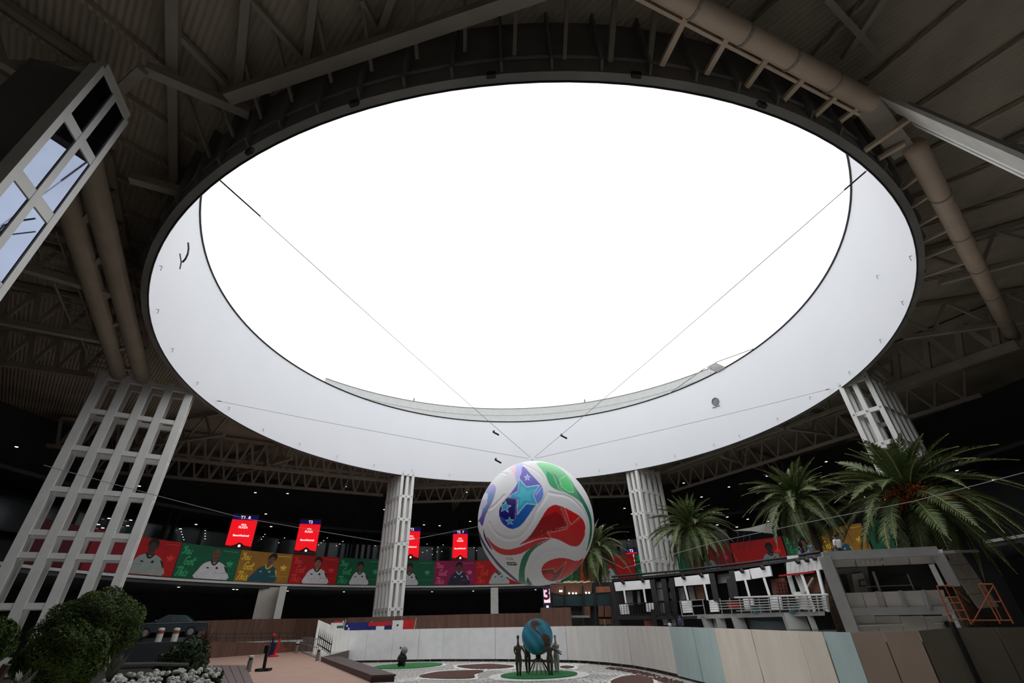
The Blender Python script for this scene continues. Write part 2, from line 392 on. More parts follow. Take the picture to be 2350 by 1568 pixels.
# --- pipes and struts close overhead on the right
def pipe(p, q, r, n=4):
    o = MB().tube(p, q, r, 14).build('overhead_pipe', M_tube, cl, smooth=True)
    for k in range(1, n):
        c = Vector(p).lerp(Vector(q), k/n); d = (Vector(q)-Vector(p)).normalized()
        MB().tube(c-d*.05, c+d*.05, r*1.07, 14).build('pipe_joint', M_truss, o)
    return o
pr0, pr1 = PZ(1545, -10, 17), PZ(2000, 237, 17)
pipe(pr0+(pr0-pr1)*.6, pr1, .32, 7)
off = (V(CX, CY, 0)-V(pr1.x, pr1.y, 0)).normalized()*.42
MB().bar(pr0+(pr0-pr1)*.6+off, pr1+off, .09, .16).build('pipe_flange', M_tube, cl)
pq0, pq1 = PZ(2098, 335, 17), PZ(2325, 775, 17)
pipe(pq0, pq1, .36, 6)
MB().bar(pr1+V(-.6, -.3, .35), pq0+V(0, .4, .35), .7, .5).build('girder_pipe', M_truss, cl)
for (xa, ya), (xb, yb) in (((1580, 25), (1518, 150)), ((1672, 80), (1620, 170)), ((1766, 125), (1712, 200)), ((1848, 175), (1798, 230)), ((1925, 215), (1870, 265)), ((1978, 240), (1918, 285)),
                           ((2095, 268), (1985, 345)), ((2075, 330), (2015, 365))):
    p = PZ(xa, ya, 17.0); q = PC(xb, yb, RR+.38, False); MB().bar(p, q, .17, .13).build('fascia_strut', M_tube, cl)
for xa, ya in ((2117, 398), (2142, 443), (2162, 488), (2182, 525), (2203, 560), (2225, 600)):
    p = PZ(xa, ya, 17.0); q = polar(RR+.4, angle(p)+1.0, 17.1); MB().bar(p, q, .13, .1).build('fascia_strut', M_tube, cl)
# --- square beams and hangers overhead on the left
for (xa, ya), (xb, yb), z, wd in (((525, 222), (1190, -3), 18.0, .4), ((338, 158), (574, 260), 18.2, .34), ((398, -60), (398, 165), 18.9, .34), ((398, 185), (402, 450), 18.9, .3),
                                 ((568, -30), (549, 195), 19.0, .26), ((722, -10), (704, 140), 19.0, .24), ((905, -20), (872, 75), 19.0, .22), ((330, 158), (170, 300), 18.0, .3),
                                 ((300, 408), (415, 440), 17.6, .34), ((405, 75), (520, 195), 19.1, .2), ((575, 0), (700, 140), 19.1, .16), ((830, 0), (868, 75), 19.1, .16),
                                 ((1895, -5), (2010, 120), 18.8, .18), ((2030, -10), (1935, 135), 18.8, .2), ((1790, 0), (1700, 80), 18.9, .18), ((1700, -10), (1640, 60), 18.9, .14)):
    MB().bar(PZ(xa, ya, z), PZ(xb, yb, z), wd).build('roof_beam', M_truss, cl)
p, q = PZ(525, 222, 18.0), PZ(1190, -3, 18.0)
MB().bar(q, q+(q-p)*.5, .4).build('roof_beam', M_truss, cl)
for px, py in ((483, 363), (537, 316), (601, 274), (672, 234), (762, 191), (854, 164), (958, 137), (1067, 119), (1180, 128), (1295, 134)):
    a = PC(px, py, RR+.4, False); d = angle(a)
    MB().bar(a, polar(24.75 if px < 1000 else 24.4, d+.5, ZDECK), .11, .09).build('fascia_hanger', M_truss, cl)
for px in (1400, 1490):
    a = PC(px, 140, RR+.4, False); d = angle(a); MB().bar(a, polar(24.5, d+.6, ZDECK), .16, .1).build('fascia_hanger', M_truss, cl)
# purlin lines under the deck close overhead
for k in range(14):
    y0 = 4.2-k*1.25; MB().bar(V(-22, y0+2, ZDECK-.14), V(22, y0-2, ZDECK-.14), .16, .24).build('purlin', M_ceiling, cl)
for k in range(9):
    MB().bar(polar(23.6, -20-k*6.5, ZDECK-.14), polar(44, -20-k*6.5, ZDECK-.14), .16, .22).build('purlin', M_ceiling, cl)
    MB().bar(polar(23.6, 200+k*5, ZDECK-.14), polar(44, 200+k*5, ZDECK-.14), .16, .22).build('purlin', M_ceiling, cl)
# cable ladders hung beside the left girder
def cable_ladder(pa, pb, wd, n, label):
    t = thing('cable_ladder', pa, label, 'cable tray'); d = (pb-pa); s = d.cross(UP).normalized()*wd/2
    for sg in (-1, 1): MB().bar(pa+s*sg, pb+s*sg, .07).build('rail', M_truss, t)
    for k in range(n): c = pa.lerp(pb, (k+.5)/n); MB().bar(c-s, c+s, .05).build('rung', M_truss, t)
cable_ladder(PZ(98, 522, 17.4), PZ(135, 620, 17.4), .9, 5, 'thin metal cable ladder under the roof at far left beside the glazed column')
cable_ladder(PZ(152, 655, 17.4), PZ(196, 765, 17.4), .95, 7, 'thin metal cable ladder midway down the left roof girder')
cable_ladder(PZ(210, 785, 17.4), PZ(232, 850, 17.4), .9, 5, 'short metal cable ladder just above the left lattice column')

# ================================================================ LATTICE COLUMNS
LEV = [1.6, 3.9, 6.2, 7.3, 9.55, 11.9, 14.2, 16.5]
def lattice_column(inner, udeg, ln, wd, label, nr=5, ztop=16.8):
    u = V(math.cos(math.radians(udeg)), math.sin(math.radians(udeg)), 0); s = V(-u.y, u.x, 0); I = V(inner[0], inner[1], 0)
    base = I+u*ln/2+UP*GL; t = thing('lattice_column', base, label, 'column')
    def post(r, o, a, b):
        c = I+u*r+s*o
        MB().box(V(c.x, c.y, (GL+ztop)/2), u*a/2, s*b/2, (ztop-GL)/2).build('post', M_post, t)
    for i in range(nr):
        for sg in (-1, 1): post(ln*i/(nr-1), sg*(wd/2-.1), .34 if ln < 4.5 else .42, .3)
    for r in (0, ln): post(r, 0, .3, .3)
    for z in LEV:
        for sg in (-1, 1):
            MB().box(I+UP*z+u*ln/2+s*sg*(wd/2-.1), u*ln/2, s*.12, .14).build('rail', M_post, t)
        for r in (0, ln):
            MB().box(I+UP*z+u*r, u*.13, s*wd/2, .14).build('rail', M_post, t)
        for k in (-1, 0, 1):
            c = I+UP*z-u*.19+s*k*(wd/2-.12); MB().tube(c, c+u*.06, .07, 8).build('node_bolt', M_grey, t)
    return t
lattice_column((-22.45, 28.06), 213, 4.67, 1.5, 'wide white lattice column at far left rising behind the round bushes')
p = polar(22.95, 124.4, 0); lattice_column((p.x, p.y), 124, 4, 1.4, 'white lattice column standing left of the giant football')
p = polar(23.2, 59.6, 0); lattice_column((p.x, p.y), 40, 4, 1.4, 'white lattice column right of the giant football, behind a palm')
p = polar(23.4, -1.9, 0); lattice_column((p.x, p.y), 34, 4, 1.9, 'white lattice column at right partly hidden by the largest palm')
# glazed column close overhead at left
base = V(-11.8, 7.3, GL); t = thing('glazed_column', base, 'grey framed column with mirror glass panes close overhead at upper left', 'column')
n_ = V(.95, .3, 0).normalized(); s_ = V(-n_.y, n_.x, 0)
for k in (-1, 0, 1): MB().box(base+s_*k*.8+UP*7.7, s_*.1, n_*.15, 7.7).build('post', M_post, t)
for z in (2.4, 4.7, 7.05, 9.4, 11.75, 14.1, 16.4): MB().box(V(base.x, base.y, z), s_*.8, n_*.14, .17).build('rail', M_post, t)
M_mirror = mat('mirror_pane', (128, 137, 158), .03, metal=1.0, var=.02)
for z0, z1 in ((4.9, 6.9), (7.25, 9.2), (9.6, 11.55), (11.95, 13.9), (14.3, 16.2)):
    for k in (-.4, .4): MB().box(V(base.x, base.y, (z0+z1)/2)+s_*k+n_*.1, s_*.33, n_*.015, (z1-z0)/2).build('pane', M_mirror, t)
MB().box(base+UP*7.9+n_*-1.1-s_*.2, s_*.06+n_*.9, s_*.05, 7.9).build('side_plate', M_darkpaint, t)
# raking column close overhead at right
top = V(13.7, 9.0, 16.6); bot = PD(2350, 378, 15.2); dr = (bot-top).normalized(); bot = top+dr*14.5
t = thing('raking_column', bot, 'white fluted lattice post close overhead at upper right edge', 'column')
sd = dr.cross(V(.5, -.86, 0)).normalized(); nn = sd.cross(dr)
for k in (-1, 0, 1): MB().bar(top+sd*k*.36, bot+sd*k*.36, .2, .34, nn).build('post', M_post, t)
for k in range(1, 7): c = top.lerp(bot, k*.155); MB().bar(c-sd*.4, c+sd*.4, .2, .2, nn).build('rail', M_post, t)
MB().box((top+bot)/2+sd*.95-nn*.2, sd*.5, nn*.05, (bot-top)/2).build('side_plate', M_greypanel, t)

# ================================================================ BALCONY BANNERS
def banner_pt(a, z, off=0): return polar(RB-.12-off, a, z)
LET = {  # hand lettered script strokes, unit box
 'Y': [[(0, .95), (.12, .7), (.3, .68), (.42, .95), (.38, .5), (.25, .1), (.05, .05)], [(.42, .95), (.42, .6)]],
 'o': [[(.28, .5), (.1, .4), (.08, .12), (.25, .02), (.4, .2), (.36, .45), (.24, .5), (.45, .46)]],
 'u': [[(.05, .5), (.04, .15), (.18, .02), (.36, .2), (.42, .5)], [(.42, .5), (.38, .12), (.5, .04)]],
 'G': [[(.5, .85), (.36, .98), (.12, .8), (.02, .4), (.12, .08), (.35, .06), (.46, .42)], [(.25, .42), (.55, .44)]],
 't': [[(.22, .9), (.14, .2), (.24, .02), (.38, .1)], [(.02, .6), (.4, .64)]],
 'T': [[(0, .85), (.15, .98), (.6, .96)], [(.36, .96), (.26, .4), (.12, .02)]],
 'h': [[(.2, .95), (.1, .5), (.04, .02)], [(.07, .25), (.25, .5), (.34, .4), (.28, .1), (.4, .03)]],
 'i': [[(.14, .5), (.08, .12), (.2, .02)], [(.17, .7), (.18, .74)]],
 's': [[(.34, .5), (.16, .42), (.3, .2), (.22, .03), (.02, .06)]]}
def script_text(txt, x, z, h, w=.13):
    """list of ribbons (quads in banner u,z metres)"""
    out = []; cx = x
    for ch in txt:
        for st in LET[ch]:
            l = smooth_line([(cx+(p[0]+p[1]*.22)*h*.95, z+p[1]*h) for p in st], 4); out.append(l)
        cx += {'Y': .5, 'G': .58, 'T': .5, 'i': .24, 't': .4, 's': .38}.get(ch, .48)*h*.95
    return out
def on_banner(a0, a1, z0):
    R = RB-.12; k = 180/math.pi/R
    return lambda u, z, off=.012: polar(R-off, a0-u*k, z0+z)
def strokes(mb, f, lines, w, off):
    for l in lines:
        for (x0, y0), (x1, y1) in zip(l, l[1:]):
            d = np.array([x1-x0, y1-y0]); d = d/(np.hypot(*d)+1e-9); nx, ny = -d[1]*w/2, d[0]*w/2; e = d*w*.3
            mb.quad(f(x0+nx-e[0], y0+ny-e[1], off), f(x0-nx-e[0], y0-ny-e[1], off), f(x1-nx+e[0], y1-ny+e[1], off), f(x1+nx+e[0], y1+ny+e[1], off))
def patch(mb, f, pts, off):
    mb.poly([f(x, y, off) for x, y in pts])
def trefoil(cx, cz, s):
    L = []
    for ang in (0, -.85, .85):
        pts = [(0, -.05), (-.17, .25), (-.2, .5), (0, .86), (.2, .5), (.17, .25)]
        c, n = math.cos(ang), math.sin(ang); L.append([(cx+(x*c-y*n)*s, cz+(x*n+y*c)*s) for x, y in smooth_poly(pts, 3)])
    L.append([(cx-.5*s, cz-.2*s), (cx+.5*s, cz-.2*s), (cx+.56*s, cz-.1*s), (cx-.56*s, cz-.1*s)])
    return L
BC = {'red': (214, 10, 16), 'crimson': (150, 10, 34), 'green': (8, 112, 76), 'gold': (196, 136, 46), 'magenta': (176, 22, 92)}
TC = {'red': (236, 60, 50), 'crimson': (190, 30, 50), 'green': (60, 176, 116), 'gold': (244, 204, 66), 'magenta': (232, 100, 150)}
def player(f, cx, s, jersey, trim, lean, prt, hair=(24, 18, 16), bald=False, tone=(120, 82, 62), wide=1.0):
    """flat printed half figure: shirt, neck, head, hair, collar"""
    mj = mat('print_shirt_%d_%d_%d' % jersey, jersey, .7, var=.1); ms = mat('print_skin_%d' % tone[0], tone, .7, var=.1); mh = mat('print_hair_%d' % hair[0], hair, .8); mt = mat('print_trim_%d_%d_%d' % trim, trim, .7)
    s *= 1.32; X = lambda x, y: (cx+(x+lean*y)*s, y*s*.86)
    sh = smooth_poly([(-.62*wide, .02), (-.56*wide, .42), (-.4*wide, .72), (-.14, .86), (.14, .86), (.42*wide, .72), (.6*wide, .42), (.66*wide, .02)], 3)
    MB().poly([f(*X(x, max(.02, y)), .016) for x, y in sh]).build('print_shirt', mj, prt)
    hd = smooth_poly([(-.09, .8), (-.1, .92), (-.17, 1.1), (-.15, 1.34), (0, 1.45), (.15, 1.34), (.17, 1.1), (.1, .92), (.09, .8)], 3)
    MB().poly([f(*X(x, y), .02) for x, y in hd]).build('print_head', ms, prt)
    if not bald:
        hr = smooth_poly([(-.19, 1.14), (-.2, 1.38), (0, 1.53), (.2, 1.38), (.2, 1.08), (.14, 1.26), (0, 1.33), (-.13, 1.27)], 3)
        MB().poly([f(*X(x, y), .024) for x, y in hr]).build('print_hair', mh, prt)
    def pc(nm, mm_, fn): mb = MB(); fn(mb); mb.build(nm, mm_, prt)
    for sx in (-1, 1): pc('print_eye', mh, lambda mb: patch(mb, f, [X(sx*.07-.035, 1.2), X(sx*.07+.035, 1.2), X(sx*.07+.03, 1.23), X(sx*.07-.03, 1.23)], .025))
    pc('print_mouth', mh, lambda mb: patch(mb, f, [X(-.06, 1.01), X(.06, 1.01), X(.05, 1.035), X(-.05, 1.035)], .025))
    pc('print_collar', mt, lambda mb: strokes(mb, f, [smooth_line([X(-.16, .87), X(-.08, .74), X(0, .7), X(.08, .74), X(.16, .87)], 3)], .07*s, .026))
    for k in (0, .05, .1): pc('print_stripe', mt, lambda mb: strokes(mb, f, [[X(.44*wide+k*.9, .64-k*.5), X(.58*wide+k*.4, .4-k*.5)]], .03*s, .026))
    pc('print_badge', mt, lambda mb: patch(mb, f, [X(-.3, .5), X(-.18, .5), X(-.2, .56), X(-.3, .56)], .026))
    pc('print_badge', mt, lambda mb: patch(mb, f, [X(.12, .5), X(.24, .5), X(.22, .6), X(.14, .6)], .026))
def banner(xl, xr, yb, col, label, text=True, fig=None, tre=True, dim=False, h=2.62, alpha=1.0):
    a0, a1 = angle(PC(xl, yb, RB)), angle(PC(xr, yb, RB))
    if a1 > a0: a0 += 360
    z0 = 6.5; W = math.radians(a0-a1)*(RB-.12); t = thing('banner', polar(RB-.12, (a0+a1)/2, z0), label, 'banner', 'printed banners along the balcony')
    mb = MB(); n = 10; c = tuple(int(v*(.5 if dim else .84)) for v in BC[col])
    for i in range(n):
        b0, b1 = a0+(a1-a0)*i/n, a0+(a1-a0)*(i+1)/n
        mb.hexa([polar(RB-.12, b0, z0), polar(RB-.07, b0, z0), polar(RB-.07, b1, z0), polar(RB-.12, b1, z0)], [polar(RB-.12, b0, z0+h), polar(RB-.07, b0, z0+h), polar(RB-.07, b1, z0+h), polar(RB-.12, b1, z0+h)])
    mb.build('sheet', mat('banner_%s%d' % (col, dim), c, .75, var=.14, scale=.6), t)
    f = on_banner(a0, a1, z0); mt = mat('banner_ink_%s' % col, TC[col], .75, var=.05)
    if text:
        k = W/3.9
        for wd_, x_, z_, h_ in (('You', .12*k, 1.82, .62), ('Got', .42*k, 1.0, .66), ('This', .1*k, .14, .68)):
            mb = MB(); strokes(mb, f, script_text(wd_, x_, z_, h_), .1, .014); mb.build('word', mt, t)
    if tre:
        for pl in trefoil(W*.86, 1.2, .5): mb = MB(); patch(mb, f, pl, .014); mb.build('emblem_leaf', mt, t)
        for l_, w_ in (([(W*.6, .55), (W*.97, .55)], .02), ([(W*.7, 2.35), (W*.95, 2.36)], .05)): mb = MB(); strokes(mb, f, [l_], w_, .014); mb.build('small_print', mt, t)
    if fig: player(f, W*fig.pop('x', .56), fig.pop('s', 1.5), prt=t, **fig)
    return t
WH, DK = (214, 212, 216), (20, 20, 24)
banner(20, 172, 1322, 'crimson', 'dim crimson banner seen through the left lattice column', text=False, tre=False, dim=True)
banner(172, 262, 1325, 'crimson', 'crimson banner behind the right bays of the left lattice column', text=False, tre=False)
banner(262, 389, 1328, 'red', 'red banner with a long haired figure in pale grey shirt beside the left lattice column', text=False, fig=dict(jersey=(150, 160, 156), trim=DK, lean=0, x=.46, s=1.55, tone=(60, 44, 36), wide=1.1))
banner(389, 534, 1332, 'green', 'green banner with a bearded bald figure in white shirt, leftmost of the green ones', fig=dict(jersey=WH, trim=DK, lean=0, x=.6, s=1.5, bald=True, wide=1.15, tone=(110, 70, 52)))
banner(534, 659, 1335, 'gold', 'gold banner with yellow lettering and a leaning figure in teal shirt', fig=dict(jersey=(14, 78, 96), trim=(200, 190, 60), lean=.28, x=.48, s=1.5))
banner(659, 769, 1338, 'red', 'red banner with a dark haired figure in white shirt left of the white lattice column', fig=dict(jersey=WH, trim=DK, lean=0, x=.55, s=1.5, tone=(150, 100, 80), hair=(40, 24, 20)))
banner(769, 872, 1341, 'green', 'green banner with a slim figure in white shirt directly left of the centre lattice column', fig=dict(jersey=WH, trim=DK, lean=0, x=.5, s=1.35, wide=.85, tone=(104, 74, 58)))
banner(872, 995, 1343, 'green', 'green banner with a slim figure in white shirt directly right of the centre lattice column', fig=dict(jersey=WH, trim=DK, lean=0, x=.52, s=1.35, wide=.85, tone=(104, 74, 58)))
banner(995, 1090, 1344, 'magenta', 'magenta banner with pink lettering and a figure in navy shirt', fig=dict(jersey=(26, 30, 58), trim=(170, 175, 200), lean=0, x=.6, s=1.45, tone=(90, 62, 50)))
banner(1090, 1200, 1344, 'red', 'bright red banner partly hidden behind the giant football', fig=dict(jersey=(170, 182, 178), trim=DK, lean=0, x=.5, s=1.35, tone=(120, 80, 64)))
banner(1200, 1330, 1341, 'green', 'green banner mostly hidden behind the giant football', fig=dict(jersey=WH, trim=DK, lean=0, x=.5, s=1.3))
banner(1330, 1463, 1336, 'red', 'red banner with a white shirted figure beside the palm behind the football', fig=dict(jersey=(176, 178, 184), trim=DK, lean=0, x=.5, s=1.3), tre=False)
banner(1463, 1590, 1325, 'green', 'green banner behind the right lattice column', tre=False, fig=dict(jersey=WH, trim=DK, lean=0, x=.5, s=1.3))
banner(1590, 1690, 1312, 'crimson', 'dark crimson banner behind the middle palm', text=False, fig=dict(jersey=(120, 130, 130), trim=DK, lean=0, x=.4, s=1.3))
banner(1690, 1815, 1300, 'red', 'red and crimson banner with a figure between two palms', text=False, fig=dict(jersey=(130, 150, 146), trim=DK, lean=0, x=.72, s=1.3, tone=(40, 30, 26)))
banner(1815, 1888, 1290, 'green', 'green banner behind the people on the roof terrace', fig=dict(jersey=(150, 170, 186), trim=DK, lean=0, x=.6, s=1.3))
banner(1888, 2010, 1280, 'gold', 'gold banner beside the large palm at right', fig=dict(jersey=(14, 78, 116), trim=(200, 190, 60), lean=.2, x=.4, s=1.3))
banner(2010, 2140, 1268, 'green', 'green banner glimpsed through the large palm at right', text=False, tre=False)
# ================================================================ LED SCREENS
def text_mesh(txt, size, m, parent, origin, X, Z, off, name='lettering', shear=0, bold=.0):
    cu = bpy.data.curves.new('t', 'FONT'); cu.body = txt; cu.size = size; cu.align_x = 'CENTER'; cu.align_y = 'CENTER'; cu.shear = shear; cu.offset = bold; cu.resolution_u = 2
    o = bpy.data.objects.new('t', cu); COL.objects.link(o); dg = bpy.context.evaluated_depsgraph_get(); me = bpy.data.meshes.new_from_object(o.evaluated_get(dg))
    bpy.data.objects.remove(o); n = X.cross(Z); og = ORG[parent.name]
    for v in me.vertices: v.co = Vector(origin)+X*v.co.x+Z*v.co.y+n*off-og
    me.materials.clear(); me.name = name; return link(name, me, m, parent)
def screen(tl, tr, bl, label, head, R=35.0):
    a = PC(*tl, R); b = PC(*tr, R); c = PC(*bl, R); h = a.z-c.z; w_ = (Vector((b.x, b.y, 0))-Vector((a.x, a.y, 0))).length
    mid = (a+b)/2; X, Z, n = frame_axes(mid, V(0, 0, 0)); t = thing('led_screen', V(mid.x, mid.y, c.z), label, 'screen', 'red gate screens above the balcony')
    zc = (a.z+c.z)/2; ctr = V(mid.x, mid.y, zc)
    MB().box(ctr-n*.12, X*(w_/2+.05), n*.1, h/2+.6).build('housing', M_black, t)
    MB().box(ctr, X*w_/2, n*.015, h/2).build('panel', M_screenred, t)
    MB().box(ctr+Z*(h/2+.22), X*w_/2, n*.015, .2).build('header', M_screennavy, t)
    text_mesh(head, .42, M_screenwhite, t, ctr+Z*(h/2+.22), X, Z, .03, bold=.01)
    text_mesh('FIFA', .26, M_screenwhite, t, ctr+Z*h*.31, X, Z, .03, bold=.008); text_mesh('PLAZA', .28, M_screenwhite, t, ctr+Z*h*.22, X, Z, .03, bold=.01)
    text_mesh('BancoNacional', .24, M_screenwhite, t, ctr-Z*h*.08, X, Z, .03, bold=.012)
    mb = MB(); pts = [(-.5, -.5), (-.5, -.43), (-.3, -.46), (-.12, -.4), (0, -.33), (.12, -.36), (.22, -.43), (.5, -.47), (.5, -.5)]
    mb.poly([ctr+X*x*w_+Z*y*h+n*.022 for x, y in pts]); mb.build('figure_print', M_screendark, t)
    MB().poly([ctr+X*(.08+.13*math.cos(q))+Z*(-.45*h+.13*math.sin(q))+n*.03 for q in np.linspace(0, 6.0, 12)]).build('ball_print', M_screenwhite, t)
    for sx in (-1, 1): MB().bar(ctr+X*sx*w_*.3+Z*(h/2+.5)-n*.1, V((ctr+X*sx*w_*.3).x, (ctr+X*sx*w_*.3).y, 14.6)-n*.1, .06).build('hanger_rod', M_black, t)
screen((537, 1190), (588, 1195), (523, 1254), 'red screen headed 8, leftmost above the balcony', 'T1  8')
screen((690, 1201), (734, 1204), (679, 1266), 'red screen headed T2 above the gold and red banners', 'T2')
screen((927, 1219), (964, 1220), (921, 1282), 'red screen half hidden behind the centre lattice column', 'T2')
screen((1040, 1226), (1073, 1228), (1039, 1284), 'red screen headed 7, nearest the giant football', 'T2  7')
screen((1437, 1270), (1462, 1268), (1440, 1300), 'small red screen just left of the right lattice column', 'T2')
# ================================================================ HALL BACK WALL WINDOWS, INNER POSTS
def win_band(z0, z1, R, a0, a1, n, k0):
    for i in range(n):
        b0, b1 = a0+(a1-a0)*i/n, a0+(a1-a0)*(i+1)/n; P = [polar(R, b, z) for b, z in ((b0+.12, z0), (b1-.12, z0), (b1-.12, z1), (b0+.12, z1))]
        nrm = (V(CX, CY, 0)-V(P[0].x, P[0].y, 0)).normalized()
        fr = MB()
        for j in range(4): fr.bar(P[j], P[(j+1) % 4], .16, .16, nrm)
        o = fr.build('window_%d' % (k0+i), M_darkwall, kind='structure'); MB().slab([p-nrm*.02 for p in P], nrm, .04).build('pane', M_glassdark, o)
win_band(9.9, 12.2, 42.5, 172, 52, 30, 1)
for px, yt, yb, lb_ in ((365, 1130, 1250, 'dim grey inner post nearest the left lattice column above the balcony'), (385, 1130, 1250, 'dim grey inner post second from the left lattice column above the balcony'), (822, 1165, 1290, 'middle dim grey inner post of the three left of the centre column'), (836, 1165, 1290, 'dim grey inner post of the three nearest the centre lattice column'), (806, 1165, 1290, 'dim grey inner post of the three farthest from the centre column')):
    p = PC(px, yb, 39.5); t = MB().bar(V(p.x, p.y, 6.45), V(p.x, p.y, 13), .3).build('inner_post', M_shopdark); tag(t, lb_, 'post', 'inner posts of the upper hall')
# pillars under the balcony
for (xl, xr, yt, yb), R, lb in (((600, 656, 1337, 1420), 31.4, 'broad pale concrete pier under the balcony below the gold banner'), ((1126, 1143, 1342, 1410), 31.4, 'slim white pillar under the balcony just left of the football')):
    p = PC(xl, 1340, R); q = PC(xr, 1340, R); mid = (p+q)/2; X, Z, n = frame_axes(mid, V(0, 0, 0)); w_ = (q-p).length
    t = thing('pillar', V(mid.x, mid.y, GL), lb, 'pillar')
    if w_ > 1.2:
        MB().box(V(mid.x, mid.y, (GL+6.1)/2)+X*w_*.38, X*w_*.13, n*.9, (6.1-GL)/2).build('front_face', M_slab, t)
        MB().box(V(mid.x, mid.y, (GL+6.1)/2)-X*w_*.12-n*1.0, X*w_*.37, n*.4, (6.1-GL)/2).build('side_face', M_concrete, t)
    else: MB().box(V(mid.x, mid.y, (GL+6.1)/2), X*w_/2, n*w_/2, (6.1-GL)/2).build('shaft', M_slab, t); MB().box(V(mid.x, mid.y, GL+.15), X*w_*.6, n*w_*.6, .15).build('plinth', M_slab, t)
# downlights and lamp reflections in the back windows
LP = [(38, 1026), (660, 1133), (586, 1131), (793, 1117), (882, 1170), (1071, 1130), (1079, 1197), (1433, 1167), (1450, 1180), (1443, 1239), (1569, 1109), (1610, 1141), (1673, 1118), (1669, 1187), (1646, 1205), (1691, 1210), (1716, 1192), (1746, 1171), (1762, 1197), (1760, 1093), (1896, 1060), (1985, 1141), (2029, 1147), (2196, 1080), (2280, 1102), (2324, 1271), (450, 1204), (610, 1180), (622, 1209), (704, 1220),
      (843, 1228), (973, 1205), (1009, 1207), (414, 1214), (416, 1221), (418, 1227), (420, 1233), (422, 1239), (471, 1218), (471, 1225), (471, 1231), (471, 1237), (608, 1227), (604, 1232), (600, 1238), (653, 1235), (640, 1246), (751, 1235), (743, 1241), (737, 1246), (731, 1251), (787, 1243), (780, 1249), (772, 1253), (861, 1253), (980, 1249), (992, 1260), (1005, 1256), (1017, 1251), (980, 1264), (1003, 1267), (1014, 1266), (970, 1268), (992, 1273),
      (1094, 1264), (1088, 1257), (127, 1110), (250, 1190), (300, 1194), (320, 1116), (336, 1196), (226, 1204), (236, 1212), (293, 1207), (236, 1153), (91, 1204), (101, 1210), (1500, 1201), (1382, 1208)]
proto = None; GLB = 'small round glowing disc in the dark hall behind the banners, downlight and window reflection alike'
def downlight(p, r):
    global proto
    if proto is None:
        proto = thing('downlight', p, GLB, 'lamp', 'downlights of the dark hall'); MB().lathe([(.13, .0), (.13, .03), (.07, .035)], p-UP*.02, 12).build('lens', M_light, proto); MB().lathe([(.15, .02), (.17, .02), (.17, .16), (.05, .2)], p, 12).build('housing', M_black, proto); o = proto
    else: o = copy_tree(proto, p)
    o.scale = (r, r, r*.8); o.location = p; return o
for i, (x, y) in enumerate(LP):
    R = 43.6; p = PZ(x, y, 12.98) if ray(x, y).z > 0 else PD(x, y, 60)
    rr = math.hypot(p.x-CX, p.y-CY)
    if rr > 42.0 : p = PC(x, y, 42.1)  # glowing discs before the back windows stand for reflections and lower lamps
    elif rr < 38.4: p = PC(x, y, 38.6)
    D = math.hypot(p.x, p.y); downlight(p, .85*D/55*(1.0 if y < 1215 else .75)*(.6 if 1215 < y < 1275 else 1))
for x, y in ((410, 1348), (537, 1349), (547, 1342), (662, 1348), (791, 1348), (992, 1350), (1086, 1354), (1229, 1354), (1292, 1356), (30, 1328)):
    p = PZ(x, y, 5.93) if ray(x, y).z > 0 else PD(x, y, 58)
    if math.hypot(p.x-CX, p.y-CY) > 42 or math.hypot(p.x-CX, p.y-CY) < 32.3: p = PC(x, y, 33.5); p.z = 5.93
    o = downlight(p, .75); o['label'] = 'small downlight under the balcony slab above the cars'; o['group'] = 'downlights under the balcony'

# ================================================================ GIANT FOOTBALL
r0_, r1_ = ray(1229, 1058).normalized(), ray(1229, 1345).normalized()
ha = math.acos(r0_.dot(r1_))/2; axb = (r0_+r1_).normalized(); bd = 30.6; BR = bd*math.sin(ha); BCn = EYE+axb*bd
bt = thing('giant_football', BCn-UP*BR, 'giant inflatable white football with blue, red and green panels hung under the oculus', 'football')
bx = axb.cross(UP).normalized(); bu = bx.cross(axb).normalized()            # ball's own axes: printed front faces the visitors' walkway
def ball_uv(P):     # azimuthal-equidistant map of the front half of the ball
    d = P/np.linalg.norm(P, axis=1, keepdims=True); f = -(d@np.array(axb)); x = d@np.array(bx); y = d@np.array(bu)
    th = np.arccos(np.clip(f, -1, 1)); k = th/np.maximum(1e-9, np.hypot(x, y)); return x*k, y*k, th
def photo_to_uv(pts, sm=0):
    out = []
    for zx, zy in pts:
        d = ray(1080+zx/4.9, 1040+zy/4.9).normalized(); oc = EYE-BCn; b = d.dot(oc); c = oc.dot(oc)-BR*BR; q = b*b-c
        t_ = -b-math.sqrt(max(q, 0)); p = EYE+d*t_-BCn; p.normalize(); f = -p.dot(axb); x, y = p.dot(bx), p.dot(bu); th = math.acos(max(-1, min(1, f)))
        k = th/max(1e-9, math.hypot(x, y)); out.append((x*k, y*k))
    return np.array(out)
NU, NV = 640, 400
uu, vv = np.meshgrid(np.linspace(0, 2*np.pi, NU, endpoint=False), np.linspace(0, np.pi, NV)); 
dirs = np.stack([np.sin(vv)*np.cos(uu), np.sin(vv)*np.sin(uu), np.cos(vv)], -1).reshape(-1, 3)
fd = np.where((dirs@np.array(axb) > .12)[:, None], -dirs*np.array([1, 1, 1]), dirs)     # the far half repeats the near half's panels
bu_x, bu_y, _ = ball_uv(fd)
col = np.tile(np.array(srgb((226, 226, 229))[:3]), (len(dirs), 1))
def star(cx, cy, r, rot=0, q=.42): return [(cx+(r if k % 2 == 0 else r*q)*math.sin(rot+k*math.pi/5), cy-(r if k % 2 == 0 else r*q)*math.cos(rot+k*math.pi/5)) for k in range(10)]
